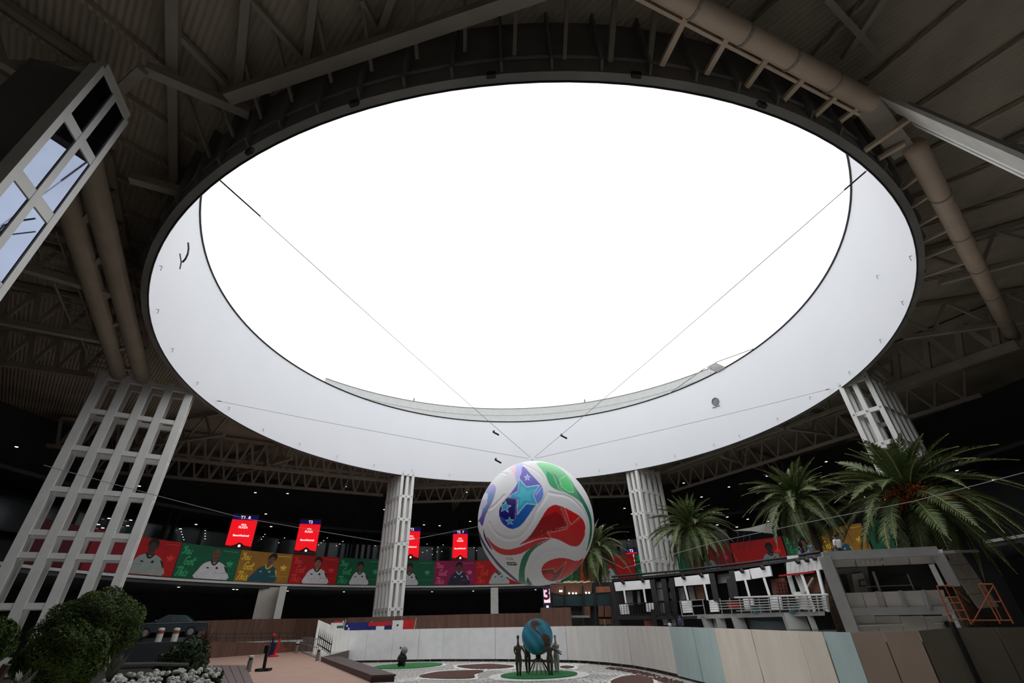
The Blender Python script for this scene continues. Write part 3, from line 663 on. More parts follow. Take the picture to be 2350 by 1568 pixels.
def paint(pts, c, sm=4, clip=None, grad=None):
    P = smooth_poly(pts, sm) if sm else np.array(pts, float); Q = photo_to_uv(P); m = pip(bu_x, bu_y, Q)
    if clip is not None: m &= clip
    cc = np.array(srgb(c)[:3]); 
    if grad is None: col[m] = cc
    else:
        c2 = np.array(srgb(grad)[:3]); y = bu_y[m]; t_ = ((y-y.min())/(np.ptp(y)+1e-9))[:, None] if m.any() else 0; col[m] = cc*(1-t_)+c2*t_
    return m
def dist_line(pts, k=6):
    Q = photo_to_uv(smooth_line(pts, k)); d = np.full(len(dirs), 9.)
    for a, b in zip(Q, Q[1:]):
        e = b-a; L = (e@e)+1e-12; t_ = np.clip(((bu_x-a[0])*e[0]+(bu_y-a[1])*e[1])/L, 0, 1)
        d = np.minimum(d, np.hypot(bu_x-a[0]-t_*e[0], bu_y-a[1]-t_*e[1]))
    return d
def line(pts, c, w=.008, k=6, clip=None):
    m = dist_line(pts, k) < w
    if clip is not None: m &= clip
    col[m] = np.array(srgb(c)[:3])
LINES_E = 1
blue = paint([(590, 150), (680, 240), (770, 335), (812, 400), (815, 480), (780, 545), (720, 605), (640, 720), (580, 800), (520, 842), (450, 852), (390, 820), (345, 770), (322, 700), (325, 630), (355, 570), (425, 485), (500, 385), (540, 310), (568, 225)], (14, 66, 172), grad=(128, 112, 205))
paint([(300, 560), (420, 500), (525, 520), (520, 690), (480, 740), (400, 745), (300, 700)], (26, 18, 112), 0, blue)
paint([(700, 470), (790, 370), (840, 430), (820, 520), (750, 570)], (96, 132, 226), 0, blue)
paint([(520, 690), (625, 565), (760, 600), (600, 820), (470, 860), (480, 760)], (22, 98, 186), 0, blue)
paint([(375, 745), (480, 745), (490, 640), (520, 690), (470, 780), (400, 800)], (52, 34, 120), 0, blue)
paint([(548, 290), (625, 382), (778, 360), (705, 470), (748, 582), (625, 570), (525, 692), (530, 525), (425, 488), (533, 432)], (48, 172, 212), 0, blue)
paint([(570, 370), (640, 430), (740, 400), (670, 480), (690, 545), (600, 530), (545, 610), (560, 500), (480, 480), (550, 450)], (70, 196, 220), 0, blue)
line([(548, 290), (625, 382), (778, 360)], (220, 226, 240), .007, 1, blue); line([(778, 360), (705, 470), (748, 582), (625, 570), (525, 692)], (210, 220, 236), .006, 1, blue); line([(525, 692), (530, 525), (425, 488), (533, 432), (548, 290)], (210, 220, 236), .006, 1, blue)
line([(380, 500), (520, 515), (505, 735)], (120, 112, 170), .012, 1, blue); line([(735, 470), (790, 395), (830, 370)], (205, 215, 245), .006, 1, blue)
paint(star(388, 608, 66, .1), (42, 160, 206), 0, blue); line([(p[0], p[1]) for p in star(388, 608, 70, .1)+[star(388, 608, 70, .1)[0]]], (205, 214, 236), .004, 1, blue)
paint(star(440, 768, 44, -.1), (54, 166, 206), 0, blue); line(star(440, 768, 48, -.1)+[star(440, 768, 48, -.1)[0]], (180, 196, 226), .004, 1, blue)
paint(star(638, 276, 36, 0), (168, 172, 232), 0, blue); line(star(638, 276, 38, 0)+[star(638, 276, 38, 0)[0]], (226, 228, 246), .004, 1, blue)
red = paint([(548, 1032), (640, 960), (720, 855), (800, 725), (850, 645), (900, 600), (960, 584), (1050, 610), (1180, 680), (1240, 722), (1280, 790), (1290, 870), (1270, 960), (1222, 1035), (1170, 1052), (1110, 1038), (1000, 980), (900, 955), (800, 957), (680, 988)], (196, 14, 18), 5)
paint([(800, 725), (960, 660), (1050, 720), (1080, 840), (840, 890), (760, 940), (640, 960), (720, 855)], (150, 8, 14), 0, red)
paint([(880, 905), (1110, 830), (1240, 720), (1340, 900), (1200, 1080), (905, 950)], (206, 30, 34), 0, red)
paint([(984, 590), (1058, 615), (1125, 800), (1240, 690), (1260, 730), (1112, 832), (1085, 855)], (196, 70, 66), 0, red); paint([(1062, 620), (1240, 690), (1130, 800)], (212, 12, 16), 0, red)
for l in ([(984, 590), (1092, 800), (1078, 852), (868, 902), (905, 950)], [(1055, 612), (1112, 770), (1130, 802), (1240, 705)], [(800, 878), (860, 880), (1080, 828)]): line(l, (232, 150, 140), .0055, 1, red)
line([(990, 600), (1085, 800), (1072, 842), (810, 880), (860, 945)], (90, 10, 14), .005, 1, red)
paint([(185, 940), (240, 1010), (330, 1068), (430, 1084), (550, 1055), (680, 1000), (800, 962), (905, 965), (800, 1002), (640, 1092), (560, 1132), (450, 1150), (350, 1140), (270, 1092), (210, 1010)], (206, 52, 54))
paint([(885, 975), (760, 1048), (690, 1112), (645, 1200), (612, 1300), (610, 1400), (625, 1482), (585, 1490), (552, 1480), (540, 1400), (550, 1290), (580, 1180), (640, 1100), (740, 1035)], (22, 122, 86))
paint([(640, 1390), (700, 1480), (640, 1490), (625, 1440)], (8, 82, 56), 0)
paint([(64, 800), (130, 960), (200, 1085), (330, 1250), (540, 1440), (548, 1462), (500, 1440), (330, 1292), (250, 1192), (160, 1062), (90, 930)], (40, 34, 96))
paint([(145, 850), (165, 930), (215, 1030), (250, 1090), (200, 1045), (150, 940)], (36, 34, 92))
line([(130, 830), (150, 950), (230, 1090), (360, 1250)], (226, 226, 232), .008)
logo = paint([(262, 352), (284, 420), (240, 560), (172, 690), (132, 820), (100, 770), (72, 790), (64, 700), (90, 560), (140, 455), (200, 375)], (70, 60, 150), grad=(190, 180, 240))
paint([(110, 500), (170, 450), (200, 490), (150, 590), (120, 700), (80, 760), (80, 620)], (226, 222, 238), 4, logo); paint([(190, 480), (250, 440), (235, 520), (200, 540)], (70, 170, 210), 0, logo); paint([(140, 600), (180, 570), (150, 680)], (60, 160, 200), 0, logo)
paint([(150, 520), (190, 560), (120, 640), (110, 560)], (204, 198, 226), 4, logo)
grn = paint([(742, 112), (880, 114), (1000, 168), (1105, 270), (1200, 420), (1255, 520), (1290, 605), (1200, 522), (1080, 455), (960, 412), (890, 360), (850, 270), (800, 190)], (16, 130, 84), grad=(140, 226, 158))
paint([(860, 200), (960, 250), (1000, 330), (960, 410), (885, 350), (850, 270)], (20, 160, 96), 0, grn)
paint([(1000, 292), (1080, 248), (1130, 340), (1160, 440), (1110, 442), (1020, 380)], (70, 204, 112), 0, grn); line([(1000, 300), (1078, 250), (1132, 340), (1160, 440), (1110, 442), (1022, 380), (1000, 300)], (170, 236, 178), .006, 1, grn); line([(1080, 455), (990, 390), (930, 250), (830, 180)], (130, 190, 160), .012, 3, grn); line([(1165, 360), (1260, 510), (1330, 640)], (206, 220, 214), .007)
paint([(1180, 400), (1270, 520), (1345, 680), (1366, 820), (1356, 960), (1300, 1110), (1330, 960), (1340, 820), (1310, 690), (1240, 540)], (14, 116, 82))
redlow = paint([(798, 1330), (812, 1268), (880, 1212), (1000, 1180), (1100, 1190), (1190, 1214), (1270, 1185), (1215, 1275), (1110, 1370), (1000, 1430), (900, 1442), (830, 1402)], (204, 38, 34))
paint([(800, 1322), (930, 1300), (952, 1342), (1076, 1220), (1058, 1265), (1010, 1370), (940, 1442), (880, 1440), (940, 1380), (900, 1350), (800, 1360)], (130, 48, 44), 0, redlow); line([(800, 1315), (930, 1298), (952, 1340), (1078, 1218), (1050, 1290), (960, 1440)], (226, 160, 150), .005, 1, redlow)
paint([(500, 128), (582, 100), (575, 180), (545, 290), (520, 330), (505, 250)], (184, 190, 240)); paint([(440, 170), (505, 140), (505, 240), (500, 300), (480, 220)], (244, 196, 206))
paint([(404, 1226), (514, 1228), (526, 1264), (414, 1262)], (16, 16, 18), 0)
for k in range(9): paint([(420+k*11, 1238), (427+k*11, 1238), (429+k*11, 1252), (422+k*11, 1252)], (214, 214, 214), 0)
for k, ch in enumerate('FIFA'):
    x = 408+k*18
    for seg in {'F': [[(x, 1205), (x, 1180), (x+12, 1180)], [(x, 1192), (x+9, 1192)]], 'I': [[(x+5, 1180), (x+5, 1205)]], 'A': [[(x, 1205), (x+6, 1180), (x+13, 1205)], [(x+3, 1196), (x+10, 1196)]]}[ch]: line(seg, (90, 90, 92), .0035, 1)
seam = np.full(len(dirs), 9.)
for l in ([(590, 130), (700, 180), (800, 260), (840, 350), (865, 440)], [(865, 440), (960, 460), (1080, 485), (1190, 560), (1290, 690), (1310, 830), (1320, 980)], [(865, 440), (820, 530), (740, 650), (680, 790), (570, 930), (450, 968), (350, 948), (262, 880), (215, 790)],
          [(225, 625), (290, 570), (375, 480)], [(640, 1330), (690, 1230), (770, 1140), (870, 1098), (980, 1090), (1065, 1112)], [(300, 235), (355, 225), (412, 240)], [(1290, 870), (1310, 1010), (1240, 1150), (1190, 1210)]):
    seam = np.minimum(seam, dist_line(l))
dirt = (rng.random(len(dirs))**8)*.06
col = np.clip(col*(1-dirt[:, None]), 0, 1)
prof = BR*(1-.007*np.exp(-(seam/.018)**2)+.0025*np.exp(-((seam-.05)/.03)**2))
Pb = np.array(BCn-ORG[bt.name])+dirs*prof[:, None]
ii = np.arange(NU); q = []
for j in range(NV-1):
    a = j*NU+ii; b = j*NU+(ii+1) % NU; q.append(np.stack([a, a+NU, b+NU, b], 1))
q = np.concatenate(q); me = bpy.data.meshes.new('ball_skin'); me.from_pydata(Pb.tolist(), [], q.tolist()); me.update()
at = me.color_attributes.new('print', 'FLOAT_COLOR', 'POINT'); at.data.foreach_set('color', np.hstack([col, np.ones((len(col), 1))]).astype(np.float32).ravel())
me.polygons.foreach_set('use_smooth', np.ones(len(me.polygons), bool)); link('ball_skin', me, mat_attr('football_print', .42, .4), bt)
# suspension cables and tethers
def cable(pts, r, label):
    t = MB().path(pts, r, 6).build('cable', M_cable); return tag(t, label, 'cable')
bt_top = BCn+UP*BR*.985
MB().lathe([(.3, 0), (.3, .1), (.1, .22), (.06, .4)], bt_top-UP*.05, 12).build('hanging_ring', M_steel, bt)
lug = bt_top+UP*.34
for (px, py), lb in (((497, 407), 'thin cable from the football up to the upper left rim of the oculus'), ((1990, 391), 'thin cable from the football up to the upper right rim of the oculus'),
                     ((498, 920), 'thin cable from the football to the lower left of the white wall'), ((1904, 893), 'thin cable from the football to the lower right of the white wall')):
    e = PC(px, py, RR-.03, py > 600); a = lug+(e-lug).normalized()*.25
    pts = [a.lerp(e, k/8)-UP*.1*math.sin(math.pi*k/8) for k in range(9)]
    cable(pts, .013, lb); d = (e-a).normalized(); far = (e-EYE).length
    o = MB().tube(e-d*.35 if py > 600 else e-d*(1.9 if px < 600 else .9), e-d*.05, .03, 6).build('turnbuckle', M_black); tag(o, 'black turnbuckle at the rim end of the %s cable' % lb.split(' of the')[0].split('the ')[-1], 'turnbuckle')
for px, py, lb in ((1143, 1059, 'small black clamp on the left suspension cable just above the football'), (1138, 995, 'tiny black shackle on the upper left cable above the football'), (1294, 1003, 'tiny black shackle on the upper right cable above the football')):
    p = PD(px, py, 28.6); t = MB().tube(p-V(.2, 0, -.12), p+V(.2, 0, -.12), .06, 6).tube(p+V(-.2, 0, .12), p+V(-.1, 0, .2), .05, 6).build('cable_clamp', M_black); tag(t, lb, 'clamp')
e1 = PD(100, 1068, 30); a1 = PC(1110, 1262, 8.0, False)
cable([PD(100, 1068, 27), PD(360, 1138, 27.2), PD(560, 1190, 27.6), PD(900, 1248, 28.2), BCn+V(-.94, -.32, -.12).normalized()*(BR+.02)], .014, 'taut tether crossing in front of the left lattice column and red screens')
cable([PD(2350, 1085, 24), PD(2100, 1150, 25), PD(1850, 1200, 26), PD(1640, 1245, 27), PD(1430, 1305, 28), BCn+V(.75, -.4, -.52).normalized()*(BR+.02)], .014, 'taut tether running from the football in front of the palms to the right edge')

# ================================================================ COURT GARDEN
def gpoly(name, px, z, m, t, label, cat, sm=4, h=.03, kind=None):
    P = smooth_poly(px, sm) if sm else px; pts = [PZ(x, y, 0) for x, y in P]; b = MB().slab([V(p.x, p.y, z+h) for p in pts], UP, h)
    o = b.build(name, m, t); return tag(o, label, cat, kind=kind) if label else o
def disc(c, r, z, h, n=48): return MB().lathe([(r, z), (r, z+h)], V(c.x, c.y, 0), n)
sc_ = PZ(1237, 1552, 0)
tag(disc(sc_, 2.75, .01, .03).build('gravel_ring', M_pebble), 'ring of white pebbles round the globe sculpture turf', 'pebble bed')
tag(disc(sc_, 2.08, .045, .05).build('turf_disc', M_turf), 'round green turf disc under the globe sculpture', 'turf')
lc_ = PZ(937, 1531, 0)
tag(disc(lc_, 2.75, .01, .03).build('gravel_ring', M_pebble), 'ring of white pebbles round the smaller left turf disc', 'pebble bed')
tag(disc(lc_, 2.45, .045, .05).build('turf_disc', M_turf), 'round green turf disc under the black bear like sculpture', 'turf')
for px, lb in (([(1048, 1531), (1090, 1527), (1130, 1526), (1180, 1531), (1150, 1536), (1090, 1537)], 'narrow brown mulch bed behind and left of the globe sculpture'),
               ([(962, 1556), (1000, 1545), (1070, 1541), (1110, 1542), (1088, 1550), (1086, 1558), (1030, 1560)], 'wide brown mulch bed between the two turf discs'),
               ([(1402, 1569), (1425, 1557), (1455, 1553), (1484, 1556), (1500, 1566), (1490, 1576), (1440, 1580)], 'brown mulch bed near the right fence'),
               ([(1285, 1533), (1300, 1530), (1318, 1533), (1300, 1536)], 'small brown mulch patch just right of the globe sculpture')):
    P = smooth_poly(px, 4); c = P.mean(0); out = c+(P-c)*1.0+np.sign(P-c)*np.array([9, 2.2])
    o = gpoly('gravel_border', [tuple(p) for p in out], .004, M_pebble, None, 'white pebble edging of the '+lb.split(' near')[0].split(' between')[0], 'pebble bed', 0, .02)
    gpoly('mulch_bed', px, .03, M_mulch, None, lb, 'flower bed', 4, .03)
# loose pebbles
def rock_mesh(n, region, smin, smax):
    vs = []; fs = []
    for k in range(n):
        x, y = region(); s = rng.uniform(smin, smax); o = len(vs); a = rng.uniform(0, 6.28)
        for dx, dy, dz in ((1, 0, .3), (0, 1, .3), (-1, 0, .3), (0, -1, .3), (0, 0, 1), (0, 0, -.2)):
            c, n_ = math.cos(a), math.sin(a); vs.append((x+(dx*c-dy*n_)*s, y+(dx*n_+dy*c)*s*.8, .02+dz*s*.6))
        fs += [tuple(o+i for i in f) for f in ((0, 1, 4), (1, 2, 4), (2, 3, 4), (3, 0, 4), (1, 0, 5), (2, 1, 5), (3, 2, 5), (0, 3, 5))]
    me = bpy.data.meshes.new('pebbles'); me.from_pydata(vs, [], fs); return me
tracks = [[PZ(x, y, 0) for x, y in l] for l in ([(900, 1566), (960, 1560), (1010, 1548), (1040, 1540)], [(1040, 1540), (1100, 1538), (1160, 1540), (1190, 1545)], [(1050, 1530), (1110, 1524), (1190, 1530)], [(1300, 1538), (1370, 1548), (1430, 1550), (1500, 1560)], [(1270, 1527), (1330, 1527)], [(1100, 1562), (1160, 1560), (1330, 1562), (1400, 1568)])]
def near_track():
    l = tracks[rng.integers(len(tracks))]; k = rng.integers(len(l)-1); p = l[k].lerp(l[k+1], rng.random()); return p.x+rng.normal(0, .35), p.y+rng.normal(0, .55)
link('pebbles', rock_mesh(4200, near_track, .025, .06), M_pebble, label='loose white pebbles strewn over the grey court gravel', cat='pebbles', kind='stuff')
# ---------------- skinned figures
def skin_figure(name, joints, bones, m, parent, sub=2):
    """joints: {k:(pos, radius)}; bones: [(a,b)] -> one continuous surface"""
    me = bpy.data.meshes.new(name); ks = list(joints); ix = {k: i for i, k in enumerate(ks)}; og = ORG.get(parent.name, V(0, 0, 0)) if parent else V(0, 0, 0)
    me.from_pydata([tuple(Vector(joints[k][0])-og) for k in ks], [(ix[a], ix[b]) for a, b in bones], [])
    o = bpy.data.objects.new(name, me); COL.objects.link(o); md = o.modifiers.new('s', 'SKIN'); md.use_smooth_shade = True
    for i, k in enumerate(ks):
        r = joints[k][1]; sv = me.skin_vertices[0].data[i]; sv.radius = r if isinstance(r, tuple) else (r, r); sv.use_root = (i == 0)
    o.modifiers.new('d', 'SUBSURF').levels = sub
    dg = bpy.context.evaluated_depsgraph_get(); me2 = bpy.data.meshes.new_from_object(o.evaluated_get(dg)); bpy.data.objects.remove(o); me2.name = name
    for p in me2.polygons: p.use_smooth = True
    me2.materials.clear(); return link(name, me2, m, parent)
def thin_figure(t, base, H, face, m, arms):
    """elongated statue: base point, height, facing angle (deg), hand targets"""
    f = V(math.cos(math.radians(face)), math.sin(math.radians(face)), 0); s = V(-f.y, f.x, 0); B = Vector(base); h = H
    J = {'pel': (B+UP*h*.46, (.15, .12)), 'bel': (B+UP*h*.54, (.12, .1)), 'che': (B+UP*h*.64, (.17, .12)), 'nb': (B+UP*h*.72, .075), 'nt': (B+UP*h*.87, .045), 'hd': (B+UP*h*.93+f*.02, .095), 'ht': (B+UP*h*.985, .05)}
    bones = [('pel', 'bel'), ('bel', 'che'), ('che', 'nb'), ('nb', 'nt'), ('nt', 'hd'), ('hd', 'ht')]
    for k, sg in (('l', 1), ('r', -1)):
        J['hip'+k] = (B+s*sg*.09+UP*h*.42, .115); J['kn'+k] = (B+s*sg*.09+UP*h*.23+f*.02, .08); J['an'+k] = (B+s*sg*.06+UP*.05, .055); J['to'+k] = (B+s*sg*.09+UP*.03+f*.13, .045)
        sh = B+s*sg*.19+UP*h*.68; hand = Vector(arms[k]); el = sh.lerp(hand, .5)-UP*.03+s*sg*.05
        J['sh'+k] = (sh, .07); J['el'+k] = (el, .05); J['wr'+k] = (hand, .036); J['fi'+k] = (hand+(hand-el).normalized()*.08, .026)
        bones += [('pel', 'hip'+k), ('hip'+k, 'kn'+k), ('kn'+k, 'an'+k), ('an'+k, 'to'+k), ('che', 'sh'+k), ('sh'+k, 'el'+k), ('el'+k, 'wr'+k), ('wr'+k, 'fi'+k)]
    return skin_figure('figure', J, bones, m, t)
# ---------------- globe sculpture
st = thing('globe_sculpture', V(sc_.x, sc_.y, .1), 'bronze sculpture of four slim figures carrying a blue globe on a round turf disc', 'sculpture')
gc = PD(1233, 1461, sc_.length-.05); gR = .87; gd = (gc-EYE).normalized(); gx = gd.cross(UP).normalized(); gu = gx.cross(gd)
n1, n2 = 96, 64; uu, vv = np.meshgrid(np.linspace(0, 2*np.pi, n1, endpoint=False), np.linspace(0, np.pi, n2)); gdirs = np.stack([np.sin(vv)*np.cos(uu), np.sin(vv)*np.sin(uu), np.cos(vv)], -1).reshape(-1, 3)
gf = -(gdirs@np.array(gd)); X_, Y_ = gdirs@np.array(gx), gdirs@np.array(gu); thg = np.arccos(np.clip(gf, -1, 1)); kk = thg/np.maximum(1e-9, np.hypot(X_, Y_)); X_, Y_ = X_*kk, Y_*kk
gcol = np.tile(np.array(srgb((56, 140, 168))[:3]), (len(gdirs), 1)); gcol = gcol*(1+.25*np.sin(gdirs[:, :1]*9+gdirs[:, 2:]*7))
land = [[(-.45, .98), (-.3, 1.05), (-.05, 1.02), (.12, .95), (.1, .78), (.22, .82), (.3, .7), (.08, .62), (-.02, .55), (-.06, .4), (.05, .34), (.14, .28), (.2, .14), (.3, .06), (.22, .02), (.08, .16), (-.1, .28), (-.28, .42), (-.42, .62), (-.5, .8)],
        [(.24, .05), (.5, .12), (.72, .06), (.98, -.1), (1.05, -.32), (.92, -.55), (.78, -.78), (.62, -.95), (.56, -.7), (.44, -.4), (.3, -.2)], [(-.2, -1.15), (.3, -1.2), (.3, -1.35), (-.2, -1.35)]]
lm = np.zeros(len(gdirs), bool)
for l in land: lm |= pip(X_, Y_, smooth_poly(l, 3))
ba = gdirs@np.array(gd) > .25; lm |= ba & (np.sin(gdirs[:, 0]*5)*np.sin(gdirs[:, 2]*6+1) > .25)
gcol[lm] = np.array(srgb((96, 72, 58))[:3]); gr = gR*(1+.015*lm)
me = bpy.data.meshes.new('globe'); ii = np.arange(n1); q = np.concatenate([np.stack([j*n1+ii, (j+1)*n1+ii, (j+1)*n1+(ii+1) % n1, j*n1+(ii+1) % n1], 1) for j in range(n2-1)])
me.from_pydata((np.array(gc-ORG[st.name])+gdirs*gr[:, None]).tolist(), [], q.tolist()); at = me.color_attributes.new('print', 'FLOAT_COLOR', 'POINT'); at.data.foreach_set('color', np.hstack([np.clip(gcol, 0, 1), np.ones((len(gcol), 1))]).astype(np.float32).ravel())
me.polygons.foreach_set('use_smooth', np.ones(len(me.polygons), bool)); link('globe', me, mat_attr('globe_print', .5, .3), st)
def on_globe(px, py): return PD(px, py, sc_.length-.6)
g0 = V(sc_.x, sc_.y, .1)
def fig(px, pyf, pyt, dy, face, m, hands):
    D = sc_.length+dy; b = PD(px, pyf, D); b.z = .1; tp = PD(px, pyt, D); H = tp.z-.1
    return thin_figure(st, b, H, face, m, {k: PD(*v, D+o) for k, (v, o) in hands.items()})
fig(1191, 1549, 1456, -.7, 90, M_bronze, {'l': ((1184, 1503), 0), 'r': ((1206, 1506), -.1)})
fig(1212, 1543, 1453, .9, -90, M_bronze, {'l': ((1203, 1475), -.4), 'r': ((1221, 1474), -.4)})
fig(1264, 1553, 1461, -.95, 90, M_bronze, {'l': ((1237, 1501), .1), 'r': ((1286, 1501), 0)})
fig(1279, 1542, 1455, .8, -120, M_steel, {'l': ((1270, 1478), -.5), 'r': ((1287, 1496), 0)})
for k in range(14):
    a = k*2*math.pi/14; c = V(gc.x, gc.y, 0)
    MB().path([c+V(.08*math.cos(a), .08*math.sin(a), gc.z-gR-.12), c+V(.22*math.cos(a+.2), .22*math.sin(a+.2), .75), c+V(.62*math.cos(a+.4), .62*math.sin(a+.4), .1)], [.022, .02, .016], 6).build('stand_rod', M_bronze, st)
MB().lathe([(.05, 0), (.17, .04), (.12, .1), (.16, .16), (.08, .24)], V(gc.x, gc.y, gc.z-gR-.2), 12).build('stand_collar', M_bronze, st)
# ---------------- black seated sculpture on left turf
bp = PZ(921, 1535, 0); bD = math.hypot(bp.x, bp.y); hb = PD(921, 1489, bD).z
t = thing('bear_sculpture', V(bp.x, bp.y, .09), 'black rounded animal sculpture with a grey ball shaped face on a green turf disc', 'sculpture')
k = hb/2.1; f = V(-bp.x, -bp.y, 0).normalized(); s = V(-f.y, f.x, 0); c0 = V(bp.x, bp.y, .09)
J = {'pel': (c0+UP*.45*k, .42*k), 'bel': (c0+UP*.85*k, .44*k), 'che': (c0+UP*1.2*k, .36*k), 'nk': (c0+UP*1.45*k, .24*k), 'hd': (c0+UP*1.75*k-s*.06*k, .32*k)}
bn = [('pel', 'bel'), ('bel', 'che'), ('che', 'nk'), ('nk', 'hd')]
for kk_, sg in (('l', 1), ('r', -1)):
    J['hip'+kk_] = (c0+s*sg*.26*k+UP*.3*k, .26*k); J['ft'+kk_] = (c0+s*sg*.34*k+UP*.12*k+f*.3*k, .15*k); J['sh'+kk_] = (c0+s*sg*.34*k+UP*1.15*k, .17*k); J['el'+kk_] = (c0+s*sg*.52*k+UP*.85*k+f*.1*k, .13*k); J['ha'+kk_] = (c0+s*sg*.4*k+UP*.62*k+f*.3*k, .12*k)
    bn += [('pel', 'hip'+kk_), ('hip'+kk_, 'ft'+kk_), ('che', 'sh'+kk_), ('sh'+kk_, 'el'+kk_), ('el'+kk_, 'ha'+kk_)]
skin_figure('body', J, bn, M_blackstone, t)
MB().ball(c0+UP*1.74*k+f*.36*k+s*.2*k, .42*k, 18, 12, (1, .8, .95)).build('face', M_greystone, t, True)
for sg in (-1, 1): MB().ball(c0+UP*2.02*k+s*(sg*.26-.04)*k, .12*k, 10, 6).build('ear', M_blackstone, t, True)

# ================================================================ WHITE COURT HOARDING
def along(px, py=1445):
    """meet the vertical plane of pixel column px with the fence plan line"""
    r = ray(px, py); d = V(r.x, r.y, 0); best = None
    for a, b in zip(fence_plan, fence_plan[1:]):
        e = b-a; den = d.x*e.y-d.y*e.x
        if abs(den) < 1e-9: continue
        tt = (a.x*e.y-a.y*e.x)/den; uu_ = (a.x*d.y-a.y*d.x)/den
        if tt > 0 and -1e-6 <= uu_ <= 1+1e-6: return a+e*uu_
    e = fence_plan[0] if px < 1000 else fence_plan[-1]; return e
topy = lambda x: float(np.interp(x, [786, 1000, 1330, 1480, 1590, 1700, 1800, 1949, 2105, 2110, 2185, 2350], [1448, 1443, 1437, 1437, 1440, 1444, 1448, 1452, 1448, 1448, 1441, 1440]))
def darkspot(): 
    q = along(rng.uniform(1420, 1600)); return q.x-rng.uniform(.5, 1.3), q.y-rng.uniform(.3, .8)
link('debris', rock_mesh(700, darkspot, .03, .09), M_mulch, label='dark broken stones along the foot of the right fence', cat='rubble', kind='stuff')

seams = [788, 845, 904, 963, 1018, 1077, 1136, 1195, 1254, 1298, 1342, 1388, 1440, 1490, 1537, 1590, 1640, 1682, 1723, 1776, 1830, 1886, 1949, 2023, 2105, 2185, 2285]
fc = lambda x: 'pale blue' if 1537 <= x < 1640 or 1886 <= x < 1949 else ('white' if x < 1290 else 'warm white' if x < 1537 else 'cream' if x < 1886 else 'taupe' if x < 2105 else 'shaded wood')
FM = {'white': mat('hoarding_white', (246, 247, 248), .7, var=.05, scale=1.5), 'warm white': mat('hoarding_warm', (244, 241, 235), .7, var=.07, scale=1.2, stretch=(2, 2, .4)), 'pale blue': mat('hoarding_blue', (196, 220, 218), .7, var=.07, scale=1.2, stretch=(2, 2, .4)), 'cream': mat('hoarding_cream', (247, 238, 222), .7, var=.06, scale=1.2, stretch=(2, 2, .4)), 'taupe': mat('hoarding_taupe', (170, 150, 134), .7, var=.08, scale=1), 'shaded wood': mat('hoarding_shaded', (112, 106, 92), .75, var=.1, scale=1)}  # right-end boards are beige wood, dimmer light put into the colour
pts = [along(x) for x in seams]+[fence_plan[-1]]
ht = thing('hoarding', V(0, 38, 0), 'long curved hoarding of white, blue, cream and brown boards round the court', 'fence')
for i, x in enumerate(seams):
    a, b = pts[i], pts[i+1]; xm = seams[i+1] if i+1 < len(seams) else 2400
    za = PD(x, topy(x), math.hypot(a.x, a.y)).z; zb = PD(xm, topy(xm), math.hypot(b.x, b.y)).z
    z0 = .16 if x < 1500 else .1
    d = (b-a).normalized(); nn = d.cross(UP); nn = nn if nn.dot(a) < 0 else -nn
    g = d*.012; jit = nn*(.012*((i*7) % 3))
    MB().hexa([a+g+UP*z0+jit, b-g+UP*z0+jit, b-g-nn*.03+UP*z0+jit, a+g-nn*.03+UP*z0+jit], [a+g+UP*za+jit, b-g+UP*zb+jit, b-g-nn*.03+UP*zb+jit, a+g-nn*.03+UP*za+jit]).build('board', FM[fc((x+xm)/2)], ht)
    MB().box(V(a.x, a.y, .95)-nn*.06, d*.06, nn*.012, .85).build('seam_backing', M_black, ht)  # black backing added so no bright gap shows through the seam
    for u in (0, .5):
        c = a.lerp(b, u)-nn*.1; MB().box(V(c.x, c.y, .85), .03, .03, .85).build('fence_post', M_grey if x < 1540 else M_black, ht)
mb = MB()
for a, b in zip(pts[:15], pts[1:16]):
    d = (b-a).normalized(); nn = d.cross(UP); nn = nn if nn.dot(a) < 0 else -nn; mb.bar(a-nn*.2+UP*.14, b-nn*.2+UP*.14, .05, .28)
mb.build('gap_shade', M_black, ht)  # black strip stands for the shade in the gap under the boards
p = along(2185); MB().box(V(p.x-.02, p.y-.1, 1.1), .04, .04, 1.1).build('fence_post', M_black, ht)
# left return wing of the hoarding
A = pts[0]; 
wt = thing('hoarding_wing', A, 'short return wing of pale hoarding boards beside the spiked railing', 'fence')
wd = [A, PD(765, 1436, 46.5), PD(731, 1424, 44)]
for (a, xa, ya), (b, xb, yb) in (((wd[0], 788, 1448), (wd[1], 765, 1437)), ((wd[1], 765, 1437), (wd[2], 731, 1423))):
    a = V(a.x, a.y, 0); b = V(b.x, b.y, 0); za = PD(xa, ya, a.length).z; zb = PD(xb, yb, b.length).z; nn = (b-a).normalized().cross(UP)*.03
    MB().hexa([a+UP*.5, b+UP*.5, b+nn+UP*.5, a+nn+UP*.5], [a+UP*za, b+UP*zb, b+nn+UP*zb, a+nn+UP*za]).build('board', FM['warm white'], wt)
